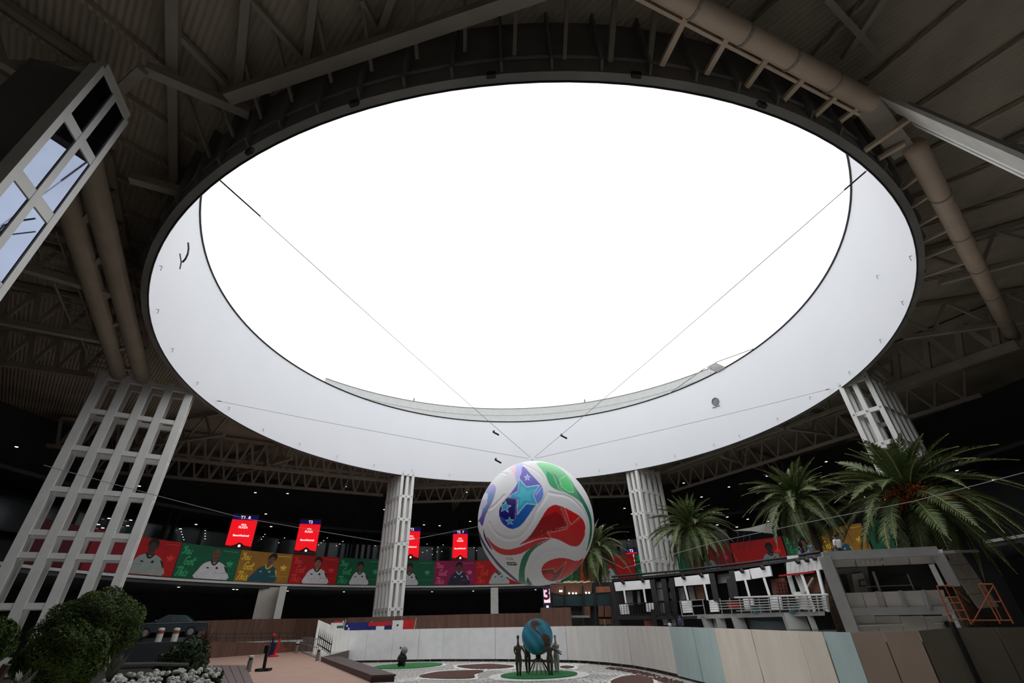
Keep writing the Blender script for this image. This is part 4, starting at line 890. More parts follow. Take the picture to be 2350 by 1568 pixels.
# flags hung on the hoarding and on the brown hoarding behind it
def flag(px, py, w_, h_, label, parts, D=44.6):
    D = min(D, along(px+8).length-.35); o = PD(px, py, D); X, Z, n = frame_axes(o, V(0, 0, 0)); t = thing('flag', o, label, 'flag', 'small flags above the white hoarding')
    for nm, (x0, y0, x1, y1), m in parts:
        k = 5; mb = MB()
        for i in range(k):
            u0, u1 = x0+(x1-x0)*i/k, x0+(x1-x0)*(i+1)/k; f = lambda u, y: o+X*u*w_+Z*y*h_+n*(.05*math.sin(u*7)+(.012 if nm != 'cloth' else 0))
            mb.quad(f(u0, y0), f(u1, y0), f(u1, y1), f(u0, y1))
        mb.build(nm, m, t)
    MB().tube(o+X*w_*1.02-Z*h_*.2, o+X*w_*1.02+Z*h_*1.15+X*.12, .03, 6).build('flag_pole', M_slab, t)
fm = lambda n, c: mat('flag_'+n, c, .7, var=.05)
fw, fr, fb, fg = fm('white', (235, 235, 238)), fm('red', (206, 26, 34)), fm('blue', (18, 36, 120)), fm('green', (40, 110, 80))
flag(758, 1443, .95, .5, 'small white, red and green flag at the left end of the white hoarding', [('cloth', (0, 0, 1, 1), fw), ('stripe', (.2, .75, .9, 1), fr), ('stripe', (.5, 0, 1, .35), fg), ('stripe', (0, .8, .2, 1), fb)])
flag(790, 1447, 1.9, .5, 'dark blue flag with white stars on the white hoarding', [('cloth', (0, 0, 1, 1), fb), ('star', (.06, .45, .12, .7), fw), ('star', (.14, .05, .2, .32), fw)])
flag(844, 1446, 1.9, .5, 'red over blue flag with a white centre patch on the white hoarding', [('cloth', (0, 0, 1, .5), fb), ('stripe', (0, .5, 1, 1.0), fr), ('patch', (.33, -.1, .67, .45), fw)])
flag(899, 1445, 1.75, .62, 'white and red split flag with a small dark emblem on the white hoarding', [('cloth', (0, -.2, .5, 1), fw), ('stripe', (.5, 0, 1, 1), fr), ('emblem', (.21, .35, .29, .55), M_black)])
# ================================================================ BROWN HOARDING WITH CARS BEHIND
bh = thing('brown_hoarding', V(-10, 48, GL), 'long low brown board hoarding in front of the dark driveway', 'fence')
bl = [(440, 1426, 52), (500, 1424, 53), (560, 1422, 53.5), (620, 1421, 53.5), (680, 1420, 53), (730, 1419.5, 51.5), (800, 1418, 50.2), (870, 1416, 49.8), (940, 1413.5, 49.6), (1010, 1412, 49.6), (1075, 1410, 49.8), (1130, 1409, 50), (1185, 1408, 50.2), (1242, 1407, 50.2)]
for (x0, y0, d0), (x1, y1, d1) in zip(bl, bl[1:]):
    for k in range(4):
        u0, u1 = k/4, (k+1)/4; a = PD(x0+(x1-x0)*u0, y0+(y1-y0)*u0, d0+(d1-d0)*u0); b = PD(x0+(x1-x0)*u1, y0+(y1-y0)*u1, d0+(d1-d0)*u1)
        nn = (b-a).normalized().cross(UP)*.04; g = (b-a)*.012; j = nn*(.25*((k*5+int(x0)) % 3)); a0_, b0_ = V(a.x, a.y, .5), V(b.x, b.y, .5)
        MB().hexa([a0_+g+j, b0_-g+j, b0_-g+nn+j, a0_+g+nn+j], [a+g+j, b-g+j, b-g+nn+j, a+g+nn+j]).build('board', M_brownboard, bh)
t = thing('brown_booth', PD(1275, 1420, 44.2), 'tall brown boarded box behind the globe sculpture under the small screen', 'booth')
for k in range(5):
    x0, x1 = 1241+k*13.8, 1241+(k+1)*13.8; a, b = PD(x0, 1395, 44.2), PD(x1, 1395, 44.2); n_ = V(0, 1, 0)*.06; nb_ = [V(a.x, a.y, GL), V(b.x-.015, b.y, GL)]
    MB().hexa([nb_[0], nb_[1], nb_[1]+n_, nb_[0]+n_], [a, b-V(.015, 0, 0), b+n_-V(.015, 0, 0), a+n_]).build('board', M_brownboard, t)
a, b = PD(1241, 1396, 44.2), PD(1310, 1394, 44.2); MB().hexa([a+V(0, .06, -.1), b+V(0, .06, -.1), b+V(0, 1.3, -.1), a+V(0, 1.3, -.1)], [a+V(0, .06, 0), b+V(0, .06, 0), b+V(0, 1.3, 0), a+V(0, 1.3, 0)]).build('top', M_brownboard, t)
for q_, x in ((a, 1), (b, -1)): MB().hexa([V(q_.x, q_.y+.06, GL), V(q_.x+x*.05, q_.y+.06, GL), V(q_.x+x*.05, q_.y+1.3, GL), V(q_.x, q_.y+1.3, GL)], [V(q_.x, q_.y+.06, q_.z-.1), V(q_.x+x*.05, q_.y+.06, q_.z-.1), V(q_.x+x*.05, q_.y+1.3, q_.z-.1), V(q_.x, q_.y+1.3, q_.z-.1)]).build('side', M_brownboard, t)
# small bright totem screen above the booth
p = PD(1255, 1372, 45.2); X, Z, n_ = frame_axes(p, V(0, 0, 0)); t = thing('totem_screen', V(p.x, p.y, a.z), 'small upright pink and white totem screen above the brown booth', 'screen')
hh = (PD(1255, 1352, 45.2).z-PD(1255, 1384, 45.2).z)/2; mid = PD(1255, 1368, 45.2)
MB().box(mid-n_*.1-Z*.35, X*.36, n_*.08, hh+.5).build('housing', M_navy, t)
MB().box(mid, X*.27, n_*.02, hh).build('panel', mat('pink_led', (240, 176, 190), emit=.9), t)
text_mesh('3', 1.3, mat('navy_led_digit', (40, 18, 50), emit=.2), t, mid+Z*.12, X, Z, .035, 'digit', bold=.03)
MB().box(mid-Z*hh*.78, X*.27, n_*.03, hh*.14).build('caption', mat('peach_led', (255, 214, 200), emit=.9), t)
MB().box(mid-Z*(hh+.3), X*.1, n_*.02, .1).build('logo', M_lightdim, t)
# cars
def car(loc, rz, m, label, sc=1.0):
    t = thing('car', loc, label, 'car'); L = Vector(loc); P = lambda x, y, z: L+V(x, y, z)
    prof = [(-2.2, .35), (-2.25, .62), (-2.1, .86), (-1.35, .96), (-.75, 1.36), (.35, 1.42), (1.0, 1.02), (1.95, .84), (2.2, .64), (2.2, .35)]
    mb = MB()
    for i in range(len(prof)-1):
        (x0, z0), (x1, z1) = prof[i], prof[i+1]; w0 = .84 if z0 < 1.1 else .64; w1 = .84 if z1 < 1.1 else .64
        mb.quad(P(x0, -w0, z0), P(x1, -w1, z1), P(x1, w1, z1), P(x0, w0, z0))
    for sg in (-1, 1):
        mb.poly([P(x, sg*.84, z) for x, z in ((-2.2, .35), (-2.25, .62), (-2.1, .86), (-1.35, .96), (1.0, 1.02), (1.95, .84), (2.2, .64), (2.2, .35))])
        mb.poly([P(-1.35, sg*.84, .96), P(-.75, sg*.64, 1.36), P(.35, sg*.64, 1.42), P(1.0, sg*.84, 1.02)])
    mb.quad(P(-2.2, -.84, .35), P(2.2, -.84, .35), P(2.2, .84, .35), P(-2.2, .84, .35)); mb.build('body', m, t)
    for sg in (-1, 1):
        for x0, x1, x2, x3 in ((-1.15, -.7, -.12, -.12), (-.02, -.02, .3, .8)):
            q = lambda x, z: P(x, sg*(.86-.2*max(0, (z-.98)/.42)), z)
            MB().poly([q(x0, 1.0), q(x1, 1.33), q(x2, 1.35), q(x3, 1.03)]).build('window', M_glassdark, t)
        for x in (-1.35, 1.38):
            w_ = MB().path([P(x, sg*.7, .33), P(x, sg*.88, .33)], .33, 18).build('wheel', M_tyre, t); MB().path([P(x, sg*.875, .33), P(x, sg*.9, .33)], .2, 12).build('hubcap', M_steel, w_)
        MB().ball(P(.95, sg*.95, 1.05), .1, 8, 6, (1, 1, .7)).build('mirror', m, t)
        MB().box(P(2.16, sg*.6, .7), .05, .16, .06).build('headlamp', M_steel, t)
        MB().bar(P(-2.0, sg*.85, .9), P(1.7, sg*.85, .9), .03).build('waist_trim', M_steel, t)
    MB().quad(P(.42, -.6, 1.4), P(.98, -.74, 1.05), P(.98, .74, 1.05), P(.42, .6, 1.4)).build('windscreen', M_glassdark, t)
    MB().quad(P(-.8, -.6, 1.34), P(-1.3, -.74, 1.0), P(-1.3, .74, 1.0), P(-.8, .6, 1.34)).build('rear_window', M_glassdark, t)
    for ch in t.children_recursive: pass
    t.rotation_euler.z = rz; t.scale = (sc, sc, sc); return t
p = PD(392, 1448, 46); zc_ = PD(392, 1464, 46).z; MB().box(V(p.x-3.4, p.y+.9, (GL+zc_)/2), 4.8, 2.2, (zc_-GL)/2).build('floor_ramp', M_darkwall, kind='structure'); car(V(p.x, p.y, zc_), math.radians(205), M_carbody, 'dark saloon car parked beyond the bushes at left')
DR = 1.75
pl = MB()
for i in range(30): 
    a0, a1 = 85+i*2.6, 85+(i+1)*2.6; P_ = [polar(27.6, a0, GL), polar(31.6, a0, GL), polar(31.6, a1, GL), polar(27.6, a1, GL)]; pl.hexa(P_, [q_+UP*(DR-GL) for q_ in P_])
struct(pl, 'floor_driveway', M_road)
for px, D, m, lb, rz in ((660, 55, M_carbody, 'dark car roof just showing above the brown hoarding beside the broad pier', 12), (800, 56.5, M_carwhite, 'grey car with light roof rails showing above the brown hoarding left of the centre column', 6), (962, 57, M_carwhite, 'silver car showing above the brown hoarding right of the centre column', 2)):
    p = PD(px, 1412, D); car(V(p.x, p.y, DR), math.radians(rz+180), m, lb, 1.05)

# ================================================================ WALKWAY, COPINGS, BOLLARDS (left)
def flat(name, px, z, m, t=None, h=.04, kind=None, sm=0):
    return MB().slab([PZ(x, y, z) for x, y in px], UP, h).build(name, m, t, kind=kind)
wk = [(470, 1512), (690, 1495), (737, 1506)]
W0 = [PZ(x, y, GL+.02) for x, y in wk]+[PZ(852, 1568, GL+.02), V(-4.2, 15.5, GL+.02), V(-8.2, 15.5, GL+.02), PZ(582, 1568, GL+.02), PZ(564, 1527, GL+.02), PZ(472, 1527, GL+.02)]
MB().slab(W0, UP, .06).build('floor_walkway', M_terra, kind='structure')
c_ = thing('coping_bench', PZ(800, 1530, GL), 'long dark brown boarded coping beside the walkway, at the left end of the court', 'coping')
zt = 1.12
def coping(t, A, B, Cc, D, zt, zb, m):
    A, B, Cc, D = [PZ(x, y, zt) for x, y in (A, B, Cc, D)]
    for k in range(5):
        u0, u1 = k/5+.012, (k+1)/5-.002; MB().hexa([A.lerp(B, u0)-UP*.05, A.lerp(B, u1)-UP*.05, D.lerp(Cc, u1)-UP*.05, D.lerp(Cc, u0)-UP*.05], [A.lerp(B, u0), A.lerp(B, u1), D.lerp(Cc, u1), D.lerp(Cc, u0)]).build('board', m, t)
    Z_ = lambda p, z: V(p.x, p.y, z); c = (A+B+Cc+D)/4; q = [p.lerp(c, .02) for p in (A, B, Cc, D)]
    MB().hexa([Z_(p, zb) for p in q], [Z_(p, zt-.055) for p in q]).build('base', m, t)
coping(c_, (736, 1508), (783, 1507), (909, 1548), (853, 1550), zt, .9, M_deck)
c2 = thing('coping_deck', PZ(520, 1560, GL), 'grey brown boarded platform at the left edge of the walkway', 'coping')
coping(c2, (470, 1527), (563, 1527), (590, 1590), (500, 1590), 1.0, .6, mat('grey_brown_decking', (106, 92, 90), .75, var=.1, scale=2))
def bollard(px, yt, yb, label):
    p = PZ(px, yb, GL); h = PD(px, yt, math.hypot(p.x, p.y)).z-GL; t = thing('bollard_light', p, label, 'bollard', 'steel bollard lights along the walkway'); r = h*.17
    MB().lathe([(r, 0), (r, h*.72)], p, 16).build('shaft', M_bollard, t); MB().lathe([(r*.8, h*.72), (r*.8, h*.86)], p, 16).build('lens', M_glassdark, t); MB().lathe([(r*1.08, h*.86), (r*1.08, h*.97), (r*.8, h)], p, 16).build('cap', M_slab, t)
    MB().lathe([(r*1.4, 0), (r*1.4, .03)], p, 16).build('foot', M_black, t)
bollard(569, 1505, 1543, 'steel bollard light beside the grey brown platform, nearest of the three'); bollard(679, 1474, 1500, 'steel bollard light at the far end of the walkway'); bollard(728, 1488, 1518, 'steel bollard light at the end of the long dark brown coping')
# lower near hoarding of the ramp and rails
nh = thing('ramp_hoarding', PZ(580, 1503, GL), 'low brown board hoarding along the back of the walkway', 'fence')
lo = [(472, 1512, 1474), (530, 1508, 1475), (585, 1503, 1475), (640, 1499, 1475), (690, 1495, 1474), (742, 1497, 1474)]
for (x0, y0, t0), (x1, y1, t1) in zip(lo, lo[1:]):
    for k in range(3):
        u0, u1 = k/3, (k+1)/3; a = PZ(x0+(x1-x0)*u0, y0+(y1-y0)*u0, GL); b = PZ(x0+(x1-x0)*u1, y0+(y1-y0)*u1, GL)
        za = PD(x0+(x1-x0)*u0, t0+(t1-t0)*u0, math.hypot(a.x, a.y)).z; zb = PD(x0+(x1-x0)*u1, t0+(t1-t0)*u1, math.hypot(b.x, b.y)).z; nn = V(0, .05, 0); g = (b-a)*.012
        MB().hexa([a+g, b-g, b-g+nn, a+g+nn], [V(a.x+g.x, a.y+g.y, za), V(b.x-g.x, b.y-g.y, zb), V(b.x-g.x, b.y-g.y, zb)+nn, V(a.x+g.x, a.y+g.y, za)+nn]).build('board', M_brownboard, nh)
def railing(name, top, bot, n, label, m, r=.03, spikes=0, rails=(0, .45, .95)):
    """rails through matching lists of world points (top / bottom)"""
    t = thing(name, bot[0], label, 'railing'); k = len(top)
    at_ = lambda l, u: l[min(int(u*(k-1)), k-2)].lerp(l[min(int(u*(k-1)), k-2)+1], u*(k-1)-min(int(u*(k-1)), k-2))
    for u in rails: MB().path([a.lerp(b, u) for a, b in zip(top, bot)], r, 6).build('rail', m, t)
    for i in range(n):
        u = i/(n-1); a, b = at_(top, u), at_(bot, u); MB().path([b, a+UP*spikes] if not spikes else [b, a, a+UP*spikes], [r*.8, r*.8] if not spikes else [r*.8, r*.8, .004], 6).build('baluster', m, t)
    return t
railing('ramp_railing', [PD(452, 1455, 48.5), PD(600, 1454, 50.5), PD(740, 1452, 50)], [PD(452, 1476, 48.5), PD(600, 1476, 50.5), PD(740, 1475, 50)], 15, 'thin dark rail of the ramp between the two brown hoardings', M_black, .025)
pA, pB = PZ(688, 1496, GL), PZ(731, 1514, GL)
railing('stair_railing', [pA+UP*1.05, pB+UP*1.05], [pA, pB], 14, 'dark baluster railing between the two farther steel bollards', M_grey, .022)
pA, pB = PD(727, 1485, 41), PD(757, 1503, 38)
railing('spiked_railing', [V(pA.x, pA.y, PD(727, 1458, 41).z), V(pB.x, pB.y, PD(757, 1477, 38).z)], [pA, pB], 8, 'black spiked railing standing against the pale return hoarding', M_black, .035, .45, (.12, .75))
# stanchions on the walkway
def stanchion(pb, pt, D0, m, label, head=None, base_r=.28):
    b = PZ(*pb, GL+.02); D = math.hypot(b.x, b.y); tp = PD(*pt, D); t = thing('sign_stand', b, label, 'sign stand')
    MB().lathe([(base_r, 0), (base_r, .06), (base_r*.7, .1), (.05, .12)], b, 16).build('base', m, t); MB().tube(b+UP*.1, tp, .075, 10).build('post', m, t); return t, b, tp
t, b, tp = stanchion((604, 1541), (615, 1483), 0, M_black, 'black barrier post with square foot on the terracotta walkway'); MB().box(b+UP*.06, .3, .22, .05).build('foot_plate', M_black, t); MB().box(tp-UP*.12, .1, .1, .14).build('head', M_black, t)
t, b, tp = stanchion((622, 1506), (628, 1462), 0, M_navy, 'navy barrier post with red cap behind the black one'); MB().ball(tp+UP*.1, .13, 12, 8).build('cap', M_red, t); MB().box(b+UP*.45, .16, .12, .36).build('sleeve', M_navy, t)
t, b, tp = stanchion((627, 1508), (644, 1466), 0, M_red, 'bright red leaning barrier post on the walkway', base_r=.34); MB().bar(b+UP*.25, b+V(.75, .2, .45), .12, .1).build('arm', M_red, t)
# orange and white traffic posts before the dark car
for px, lb in ((362, 'white traffic post with orange band, left one before the dark car'), (398, 'white traffic post with orange band, right one before the dark car')):
    b = PD(px, 1473 if px < 380 else 1472, 38); tp = PD(px+10, 1443, 38); D = 38
    p = V(b.x, b.y, b.z); h = tp.z-b.z; t = thing('traffic_post', p, lb, 'traffic post')
    MB().lathe([(.17, -.02), (.17, h*.6)], p, 14).build('shaft', M_slab, t); MB().lathe([(.175, h*.6), (.175, h*.85)], p, 14).build('orange_band', M_orange, t); MB().lathe([(.17, h*.85), (.17, h), (.08, h+.04)], p, 14).build('cap', M_slab, t)
for k in range(1): MB().box(PD(362, 1474, 38.2)-UP*.6, 2.6, .5, .58).build('wall_ramp', M_darkwall, kind='structure')


MB().slab([V(-24, 5, GL+.02), V(-8.6, 5, GL+.02), V(-8.6, 15.2, GL+.02), PZ(495, 1590, GL+.02), PZ(466, 1527, GL+.02), V(-26, 30, GL+.02)], UP, .06).build('floor_bed', mat('dark_bed_soil', (34, 30, 24), .95, var=.3), kind='structure')
# ================================================================ PLANTS (left)
def leaves_on(mb_, c, R_, n, ls, flat_=.85, jit=.14, seed=0):
    g = np.random.default_rng(seed); vs = []; fs = []
    for k in range(n):
        d = g.normal(size=3); d /= np.linalg.norm(d); 
        if d[2] < -.75: continue
        lump = 1+.07*math.sin(d[0]*7+seed)+.06*math.sin(d[1]*9+1)+.06*math.sin(d[2]*8+d[0]*5)
        p = np.array(c)+d*np.array([R_, R_, R_*flat_])*(lump-abs(g.normal())*jit)
        n_ = d+g.normal(size=3)*.6; n_ /= np.linalg.norm(n_); u = np.cross(n_, g.normal(size=3)); u /= np.linalg.norm(u)+1e-9; v = np.cross(n_, u); s = ls*g.uniform(.6, 1.3); o = len(vs)
        vs += [tuple(p-u*s), tuple(p+v*s*.45+n_*s*.15), tuple(p+u*s), tuple(p-v*s*.45+n_*s*.15)]; fs += [(o, o+1, o+2, o+3)]
    mb_.add(vs, fs)
def topiary(px, py, D, top, label, n=9000, zs=.85, seed=1, trunk=None):
    c = PD(px, py, D); rad = (PD(px, top, D).z-c.z)/zs; t = thing('topiary_bush', V(c.x, c.y, GL), label, 'bush')
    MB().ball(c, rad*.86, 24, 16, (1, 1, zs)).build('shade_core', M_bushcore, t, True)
    m = MB(); leaves_on(m, c, rad, n, .024, zs, .1, seed); me = bpy.data.meshes.new('foliage'); me.from_pydata([tuple(v-ORG[t.name]) for v in m.v], [], m.f); o = link('foliage', me, M_foliage, t); o['kind'] = 'stuff'
    MB().path([V(c.x+.1, c.y, GL-.1), V(c.x, c.y, c.z-rad*zs*.7)], [.1, .08], 8).build('trunk', M_trunk, t)
    for k in range(3): MB().path([V(c.x+.05, c.y, GL+.05), V(c.x+.35*math.cos(k*2.1), c.y+.35*math.sin(k*2.1), c.z-rad*zs*.75)], [.06, .04], 6).build('stem', M_trunk, t)
topiary(214, 1443, 12.2, 1358, 'large round clipped bush, upper right of the three at left', 26000, .8, 1)
topiary(143, 1514, 9.6, 1434, 'round clipped bush in front of the larger one at lower left', 26000, .86, 2)
topiary(-30, 1480, 8.8, 1420, 'clipped bush cut by the left edge of the picture', 9000, 1.1, 3)
def shrub(px, py, D, rad, m, label, n=1500, ls=.12, seed=5, zs=1.0):
    c = PD(px, py, D); t = thing('low_shrub', V(c.x, c.y, GL), label, 'shrub'); mm = MB(); leaves_on(mm, c, rad, n, ls, zs, .45, seed)
    me = bpy.data.meshes.new('foliage'); me.from_pydata([tuple(v-ORG[t.name]) for v in mm.v], [], mm.f); o = link('foliage', me, m, t); o['kind'] = 'stuff'
    for k in range(6): a = k*1.05; MB().path([V(c.x, c.y, GL), V(c.x+rad*.6*math.cos(a), c.y+rad*.6*math.sin(a), c.z+rad*.4)], [.03, .012], 5).build('stem', M_trunk, t)
    return t
shrub(432, 1514, 17, .5, M_leafdark, 'loose dark green shrub behind the white flowers', 3600, .05, 5); shrub(392, 1522, 17, .36, M_leafdark, 'low dark shrub left of the loose green one', 2000, .05, 6, .8)
# flowering bed
fl_ = thing('flowering_plant', PD(380, 1568, 11), 'bed of white flower heads at the lower left corner of the walkway', 'flowers')
pr_ = None; g = np.random.default_rng(11); spots = []
while len(spots) < 170:
    x = g.uniform(235, 512); y = g.uniform(1530, 1590)
    ylim = np.interp(x, [235, 300, 380, 440, 470, 500, 515], [1560, 1548, 1540, 1537, 1524, 1535, 1560])
    if y < ylim or (x > 490 and y > 1560): continue
    spots.append((x, y))
for x, y in spots:
    D = np.interp(y, [1525, 1590], [12.6, 9.6]); p = PD(x, y, D)
    if pr_ is None:
        mm = MB(); 
        for k in range(26):
            d = g.normal(size=3); d /= np.linalg.norm(d); d[2] = abs(d[2])*.8; q_ = Vector(d)*.075; u = q_.cross(V(.3, .2, 1)).normalized()*.028; v = q_.cross(u).normalized()*.028
            mm.add([q_-u-v, q_+u-v, q_+u*1+v, q_-u+v], [(0, 1, 2, 3)])
        me = bpy.data.meshes.new('blossom'); me.from_pydata([tuple(v) for v in mm.v], [], mm.f); pr_ = me
    o = link('blossom', pr_, M_blossom, fl_); o.location = p-ORG[fl_.name]; o.rotation_euler = (g.uniform(-.4, .4), g.uniform(-.4, .4), g.uniform(0, 6)); s_ = g.uniform(.45, .66); o.scale = (s_,)*3
mm = MB(); vs = []
for x, y in spots:
    for k in range(16):
        D = np.interp(y, [1525, 1590], [12.6, 9.6])+.1; p = PD(x+g.uniform(-9, 9), y+g.uniform(2, 16), D); u = Vector(g.normal(size=3)).normalized()*.06; v = u.cross(Vector(g.normal(size=3))).normalized()*.025; mm.add([p-u, p+v, p+u, p-v], [(0, 1, 2, 3)])
me = bpy.data.meshes.new('foliage'); me.from_pydata([tuple(v-ORG[fl_.name]) for v in mm.v], [], mm.f); o = link('foliage', me, M_leafdark, fl_); o['kind'] = 'stuff'
mm = MB(); p0 = PD(300, 1585, 10.8); MB().box(V(p0.x+.4, p0.y+.4, (GL+1.25)/2), 1.9, 1.3, (1.25-GL)/2+.2).build('planter_soil', M_mulch, fl_)
# spiky pale plants at the foot of the bushes
def spiky(px, py, D, h, n, m, label, seed):
    g = np.random.default_rng(seed); b = PD(px, py, D); t = thing('spiky_plant', b, label, 'plant')
    for k in range(n):
        a = g.uniform(0, 6.28); l = h*g.uniform(.6, 1); o_ = g.uniform(.15, .75); d = V(math.cos(a)*o_, math.sin(a)*o_, 1).normalized(); s = d.cross(UP).normalized()*.03; c = b+d*l*.5
        MB().add([b-s, b+s, c+s*1.3, b+d*l-UP*.1*o_*l, c-s*1.3], [(0, 1, 2, 4), (4, 2, 3)]).build('blade', m, t)
spiky(248, 1566, 10.4, .5, 18, mat('pale_blade', (112, 116, 102), .6, var=.2), 'pale strap leaved plant under the large round bush', 3); spiky(45, 1586, 8.4, .24, 24, MATS['pale_blade'], 'low pale grassy tuft at the lower left corner', 4)
spiky(466, 1497, 17, .75, 12, mat('reddish_twig', (96, 62, 52), .8, var=.2), 'bare reddish twiggy shrub against the brown hoarding', 8)
pl_ = MB().path([PD(250, 1527, 12.2), PD(350, 1524, 14), PD(430, 1526, 16)], .04, 6).build('garden_edging', M_shopdark); tag(pl_, 'grey edging strip of the planting bed behind the white flowers', 'edging')

# ================================================================ PALMS
def frond_mesh(L, droop, seed, wl=.5):
    g = np.random.default_rng(seed); n = 14; pts = []; 
    for i in range(n+1):
        u = i/n; pts.append(V(L*(u-.12*droop*u*u), 0, L*(.2*u-droop*(u**2.2)*.58)))
    mb = MB().path(pts, [.035*(1-.8*i/n)+.004 for i in range(n+1)], 4); nr = len(mb.f); mm = 44
    for i in range(mm):
        u = .12+.88*(i+.5)/mm; k = min(int(u*n), n-1); f = u*n-k; p = pts[k].lerp(pts[k+1], f); d = (pts[k+1]-pts[k]).normalized(); up_ = d.cross(V(0, 1, 0)); up_ = up_ if up_.z > 0 else -up_
        ll = wl*math.sin(math.pi*min(1, .18+u*.86))**.7*g.uniform(.85, 1.1)*L/3.2
        for sg in (-1, 1):
            e = (d*.75+V(0, sg, 0)*.8+up_*(.25+g.normal()*.12)).normalized(); w_ = d*.026*L/3.2; m_ = p+e*ll*.5; tip = p+e*ll-UP*.16*ll
            mb.add([p-w_, p+w_, m_+w_*1.2, tip, m_-w_*1.2], [(0, 1, 2, 4), (4, 2, 3)])
    me = bpy.data.meshes.new('frond'); me.from_pydata([tuple(v) for v in mb.v], [], mb.f); me.materials.append(M_rachis); me.materials.append(M_frond)
    for i, p in enumerate(me.polygons): p.material_index = 0 if i < nr else 1
    return me
FR = [frond_mesh(3.2, dr, 20+i) for i, dr in enumerate((.5, .8, 1.1, 1.4, 1.7))]
def palm(px, py, D, R_, label, n=74, seed=1, fruit=False, low=-.55):
    g = np.random.default_rng(seed); c = PD(px, py, D); t = thing('palm', V(c.x, c.y, GL), label, 'palm', 'palms in the court')
    h = c.z-GL; MB().path([V(c.x, c.y, GL), V(c.x+.05, c.y, GL+h*.5), V(c.x, c.y, c.z-.25)], [.4, .34, .42], 14).build('trunk', M_palmtrunk, t, True)
    MB().ball(c-UP*.2, .5, 12, 8, (1, 1, 1.3)).build('crown_heart', M_palmtrunk, t, True)
    for k in range(n):
        v = (k+.5)/n; el = 1.35-v*(1.35-low)+g.normal()*.06; a = k*2.39996+g.normal()*.1
        me = FR[int(np.clip((1.0-v)*.5+v*4.2+g.normal()*.6, 0, 4))]
        o = link('frond', me, None, t); o.location = c-ORG[t.name]; o.rotation_mode = 'XYZ'; s = R_/3.2*g.uniform(.85, 1.08)*(.74 if v < .15 else .86 if v < .3 else 1 if v < .8 else .85); o.scale = (s, s, s)
        o.rotation_euler = Matrix.Rotation(a, 3, 'Z').to_4x4().to_euler() if False else (Matrix.Rotation(a, 4, 'Z') @ Matrix.Rotation(-el, 4, 'Y') @ Matrix.Rotation(g.normal()*.25, 4, 'X')).to_euler()
    if fruit:
        for k in range(11):
            a = k*.6+3.6 if k < 8 else g.uniform(0, 6.28); q = c+V(math.cos(a)*.45, math.sin(a)*.45, -.1)
            for j in range(10):
                e = V(math.cos(a+g.normal()*.3), math.sin(a+g.normal()*.3), g.uniform(-.55, .25))*g.uniform(.7, 1.25)*R_/3.6
                MB().path([q, q+e*.6+UP*.1, q+e-UP*.12], [.035, .03, .03], 5).build('fruit_stalk', M_fruit, t)
        for k in range(9):
            a = math.radians(180+k*22.5); mb = MB(); q = c+V(math.cos(a)*1.15, math.sin(a)*1.15, -.05+.25*math.sin(k*2.3))
            for j in range(60):
                e = g.normal(size=3)*np.array([.3, .3, .17]); p_ = q+Vector(e); r_ = .055; mb.add([p_+V(r_, 0, 0), p_+V(0, r_, 0), p_-V(r_, 0, 0), p_-V(0, r_, 0), p_+V(0, 0, r_*1.3), p_-V(0, 0, r_*1.3)], [(0, 1, 4), (1, 2, 4), (2, 3, 4), (3, 0, 4), (1, 0, 5), (2, 1, 5), (3, 2, 5), (0, 3, 5)])
            o = mb.build('fruit_cluster', M_fruit, t); o['kind'] = 'stuff'
    return t
palm(1362, 1262, 48.5, 4.0, 'palm partly hidden behind the giant football', 84, 1, low=-.9)
palm(1585, 1212, 43, 4.0, 'middle sized palm in front of the right lattice column', 96, 2, low=-.95)
palm(1832, 1150, 36.5, 3.8, 'palm standing between the middle palm and the largest one', 98, 3, low=-.95)
palm(2092, 1140, 35.5, 5.3, 'largest palm at right with orange fruit stalks', 104, 4, True, -.9)
# grey shade sail between the palms
a, b, c = PD(1682, 1219, 41), PD(1768, 1200, 38), PD(1775, 1226, 37)
t = thing('shade_sail', (a+b+c)/3, 'pale grey triangular shade sail tip between the middle and right palms', 'shade sail')
nn = (b-a).cross(c-a).normalized(); MB().slab([a, a.lerp(b, .5)+(c-b)*.08, b, c, a.lerp(c, .5)-(c-b)*.1], nn, .03).build('sail_cloth', mat('sail_cloth', (118, 118, 111), .8, var=.1), t)
for k in range(3): MB().tube(PD(1694+k*14, 1223, 39), PD(1692+k*14, 1262, 39), .03, 6).build('pole', M_black, t)

# ================================================================ TWO STOREY SHOPS (right)
KD = lambda x: float(np.interp(x, [1280, 1400, 1700, 1893], [43, 41.5, 33, 28]))
def F3(px, py, off=0): return PD(px, py, KD(px)-off)
def fpanel(name, quad, m, t, off=0, th=.08, D=None):
    f = (lambda x, y: D(x, y, off)) if D else (lambda x, y: F3(x, y, off))
    P = [f(*q) for q in quad]; n = (P[1]-P[0]).cross(P[3]-P[0]).normalized(); n = -n if n.dot(P[0]-EYE) > 0 else n
    return MB().slab(P, n, th).build(name, m, t)
def fbar(name, a, b, wd, m, t, off=0, D=None, h=None):
    f = (lambda x, y: D(x, y, off)) if D else (lambda x, y: F3(x, y, off)); return MB().bar(f(*a), f(*b), wd, h).build(name, m, t)
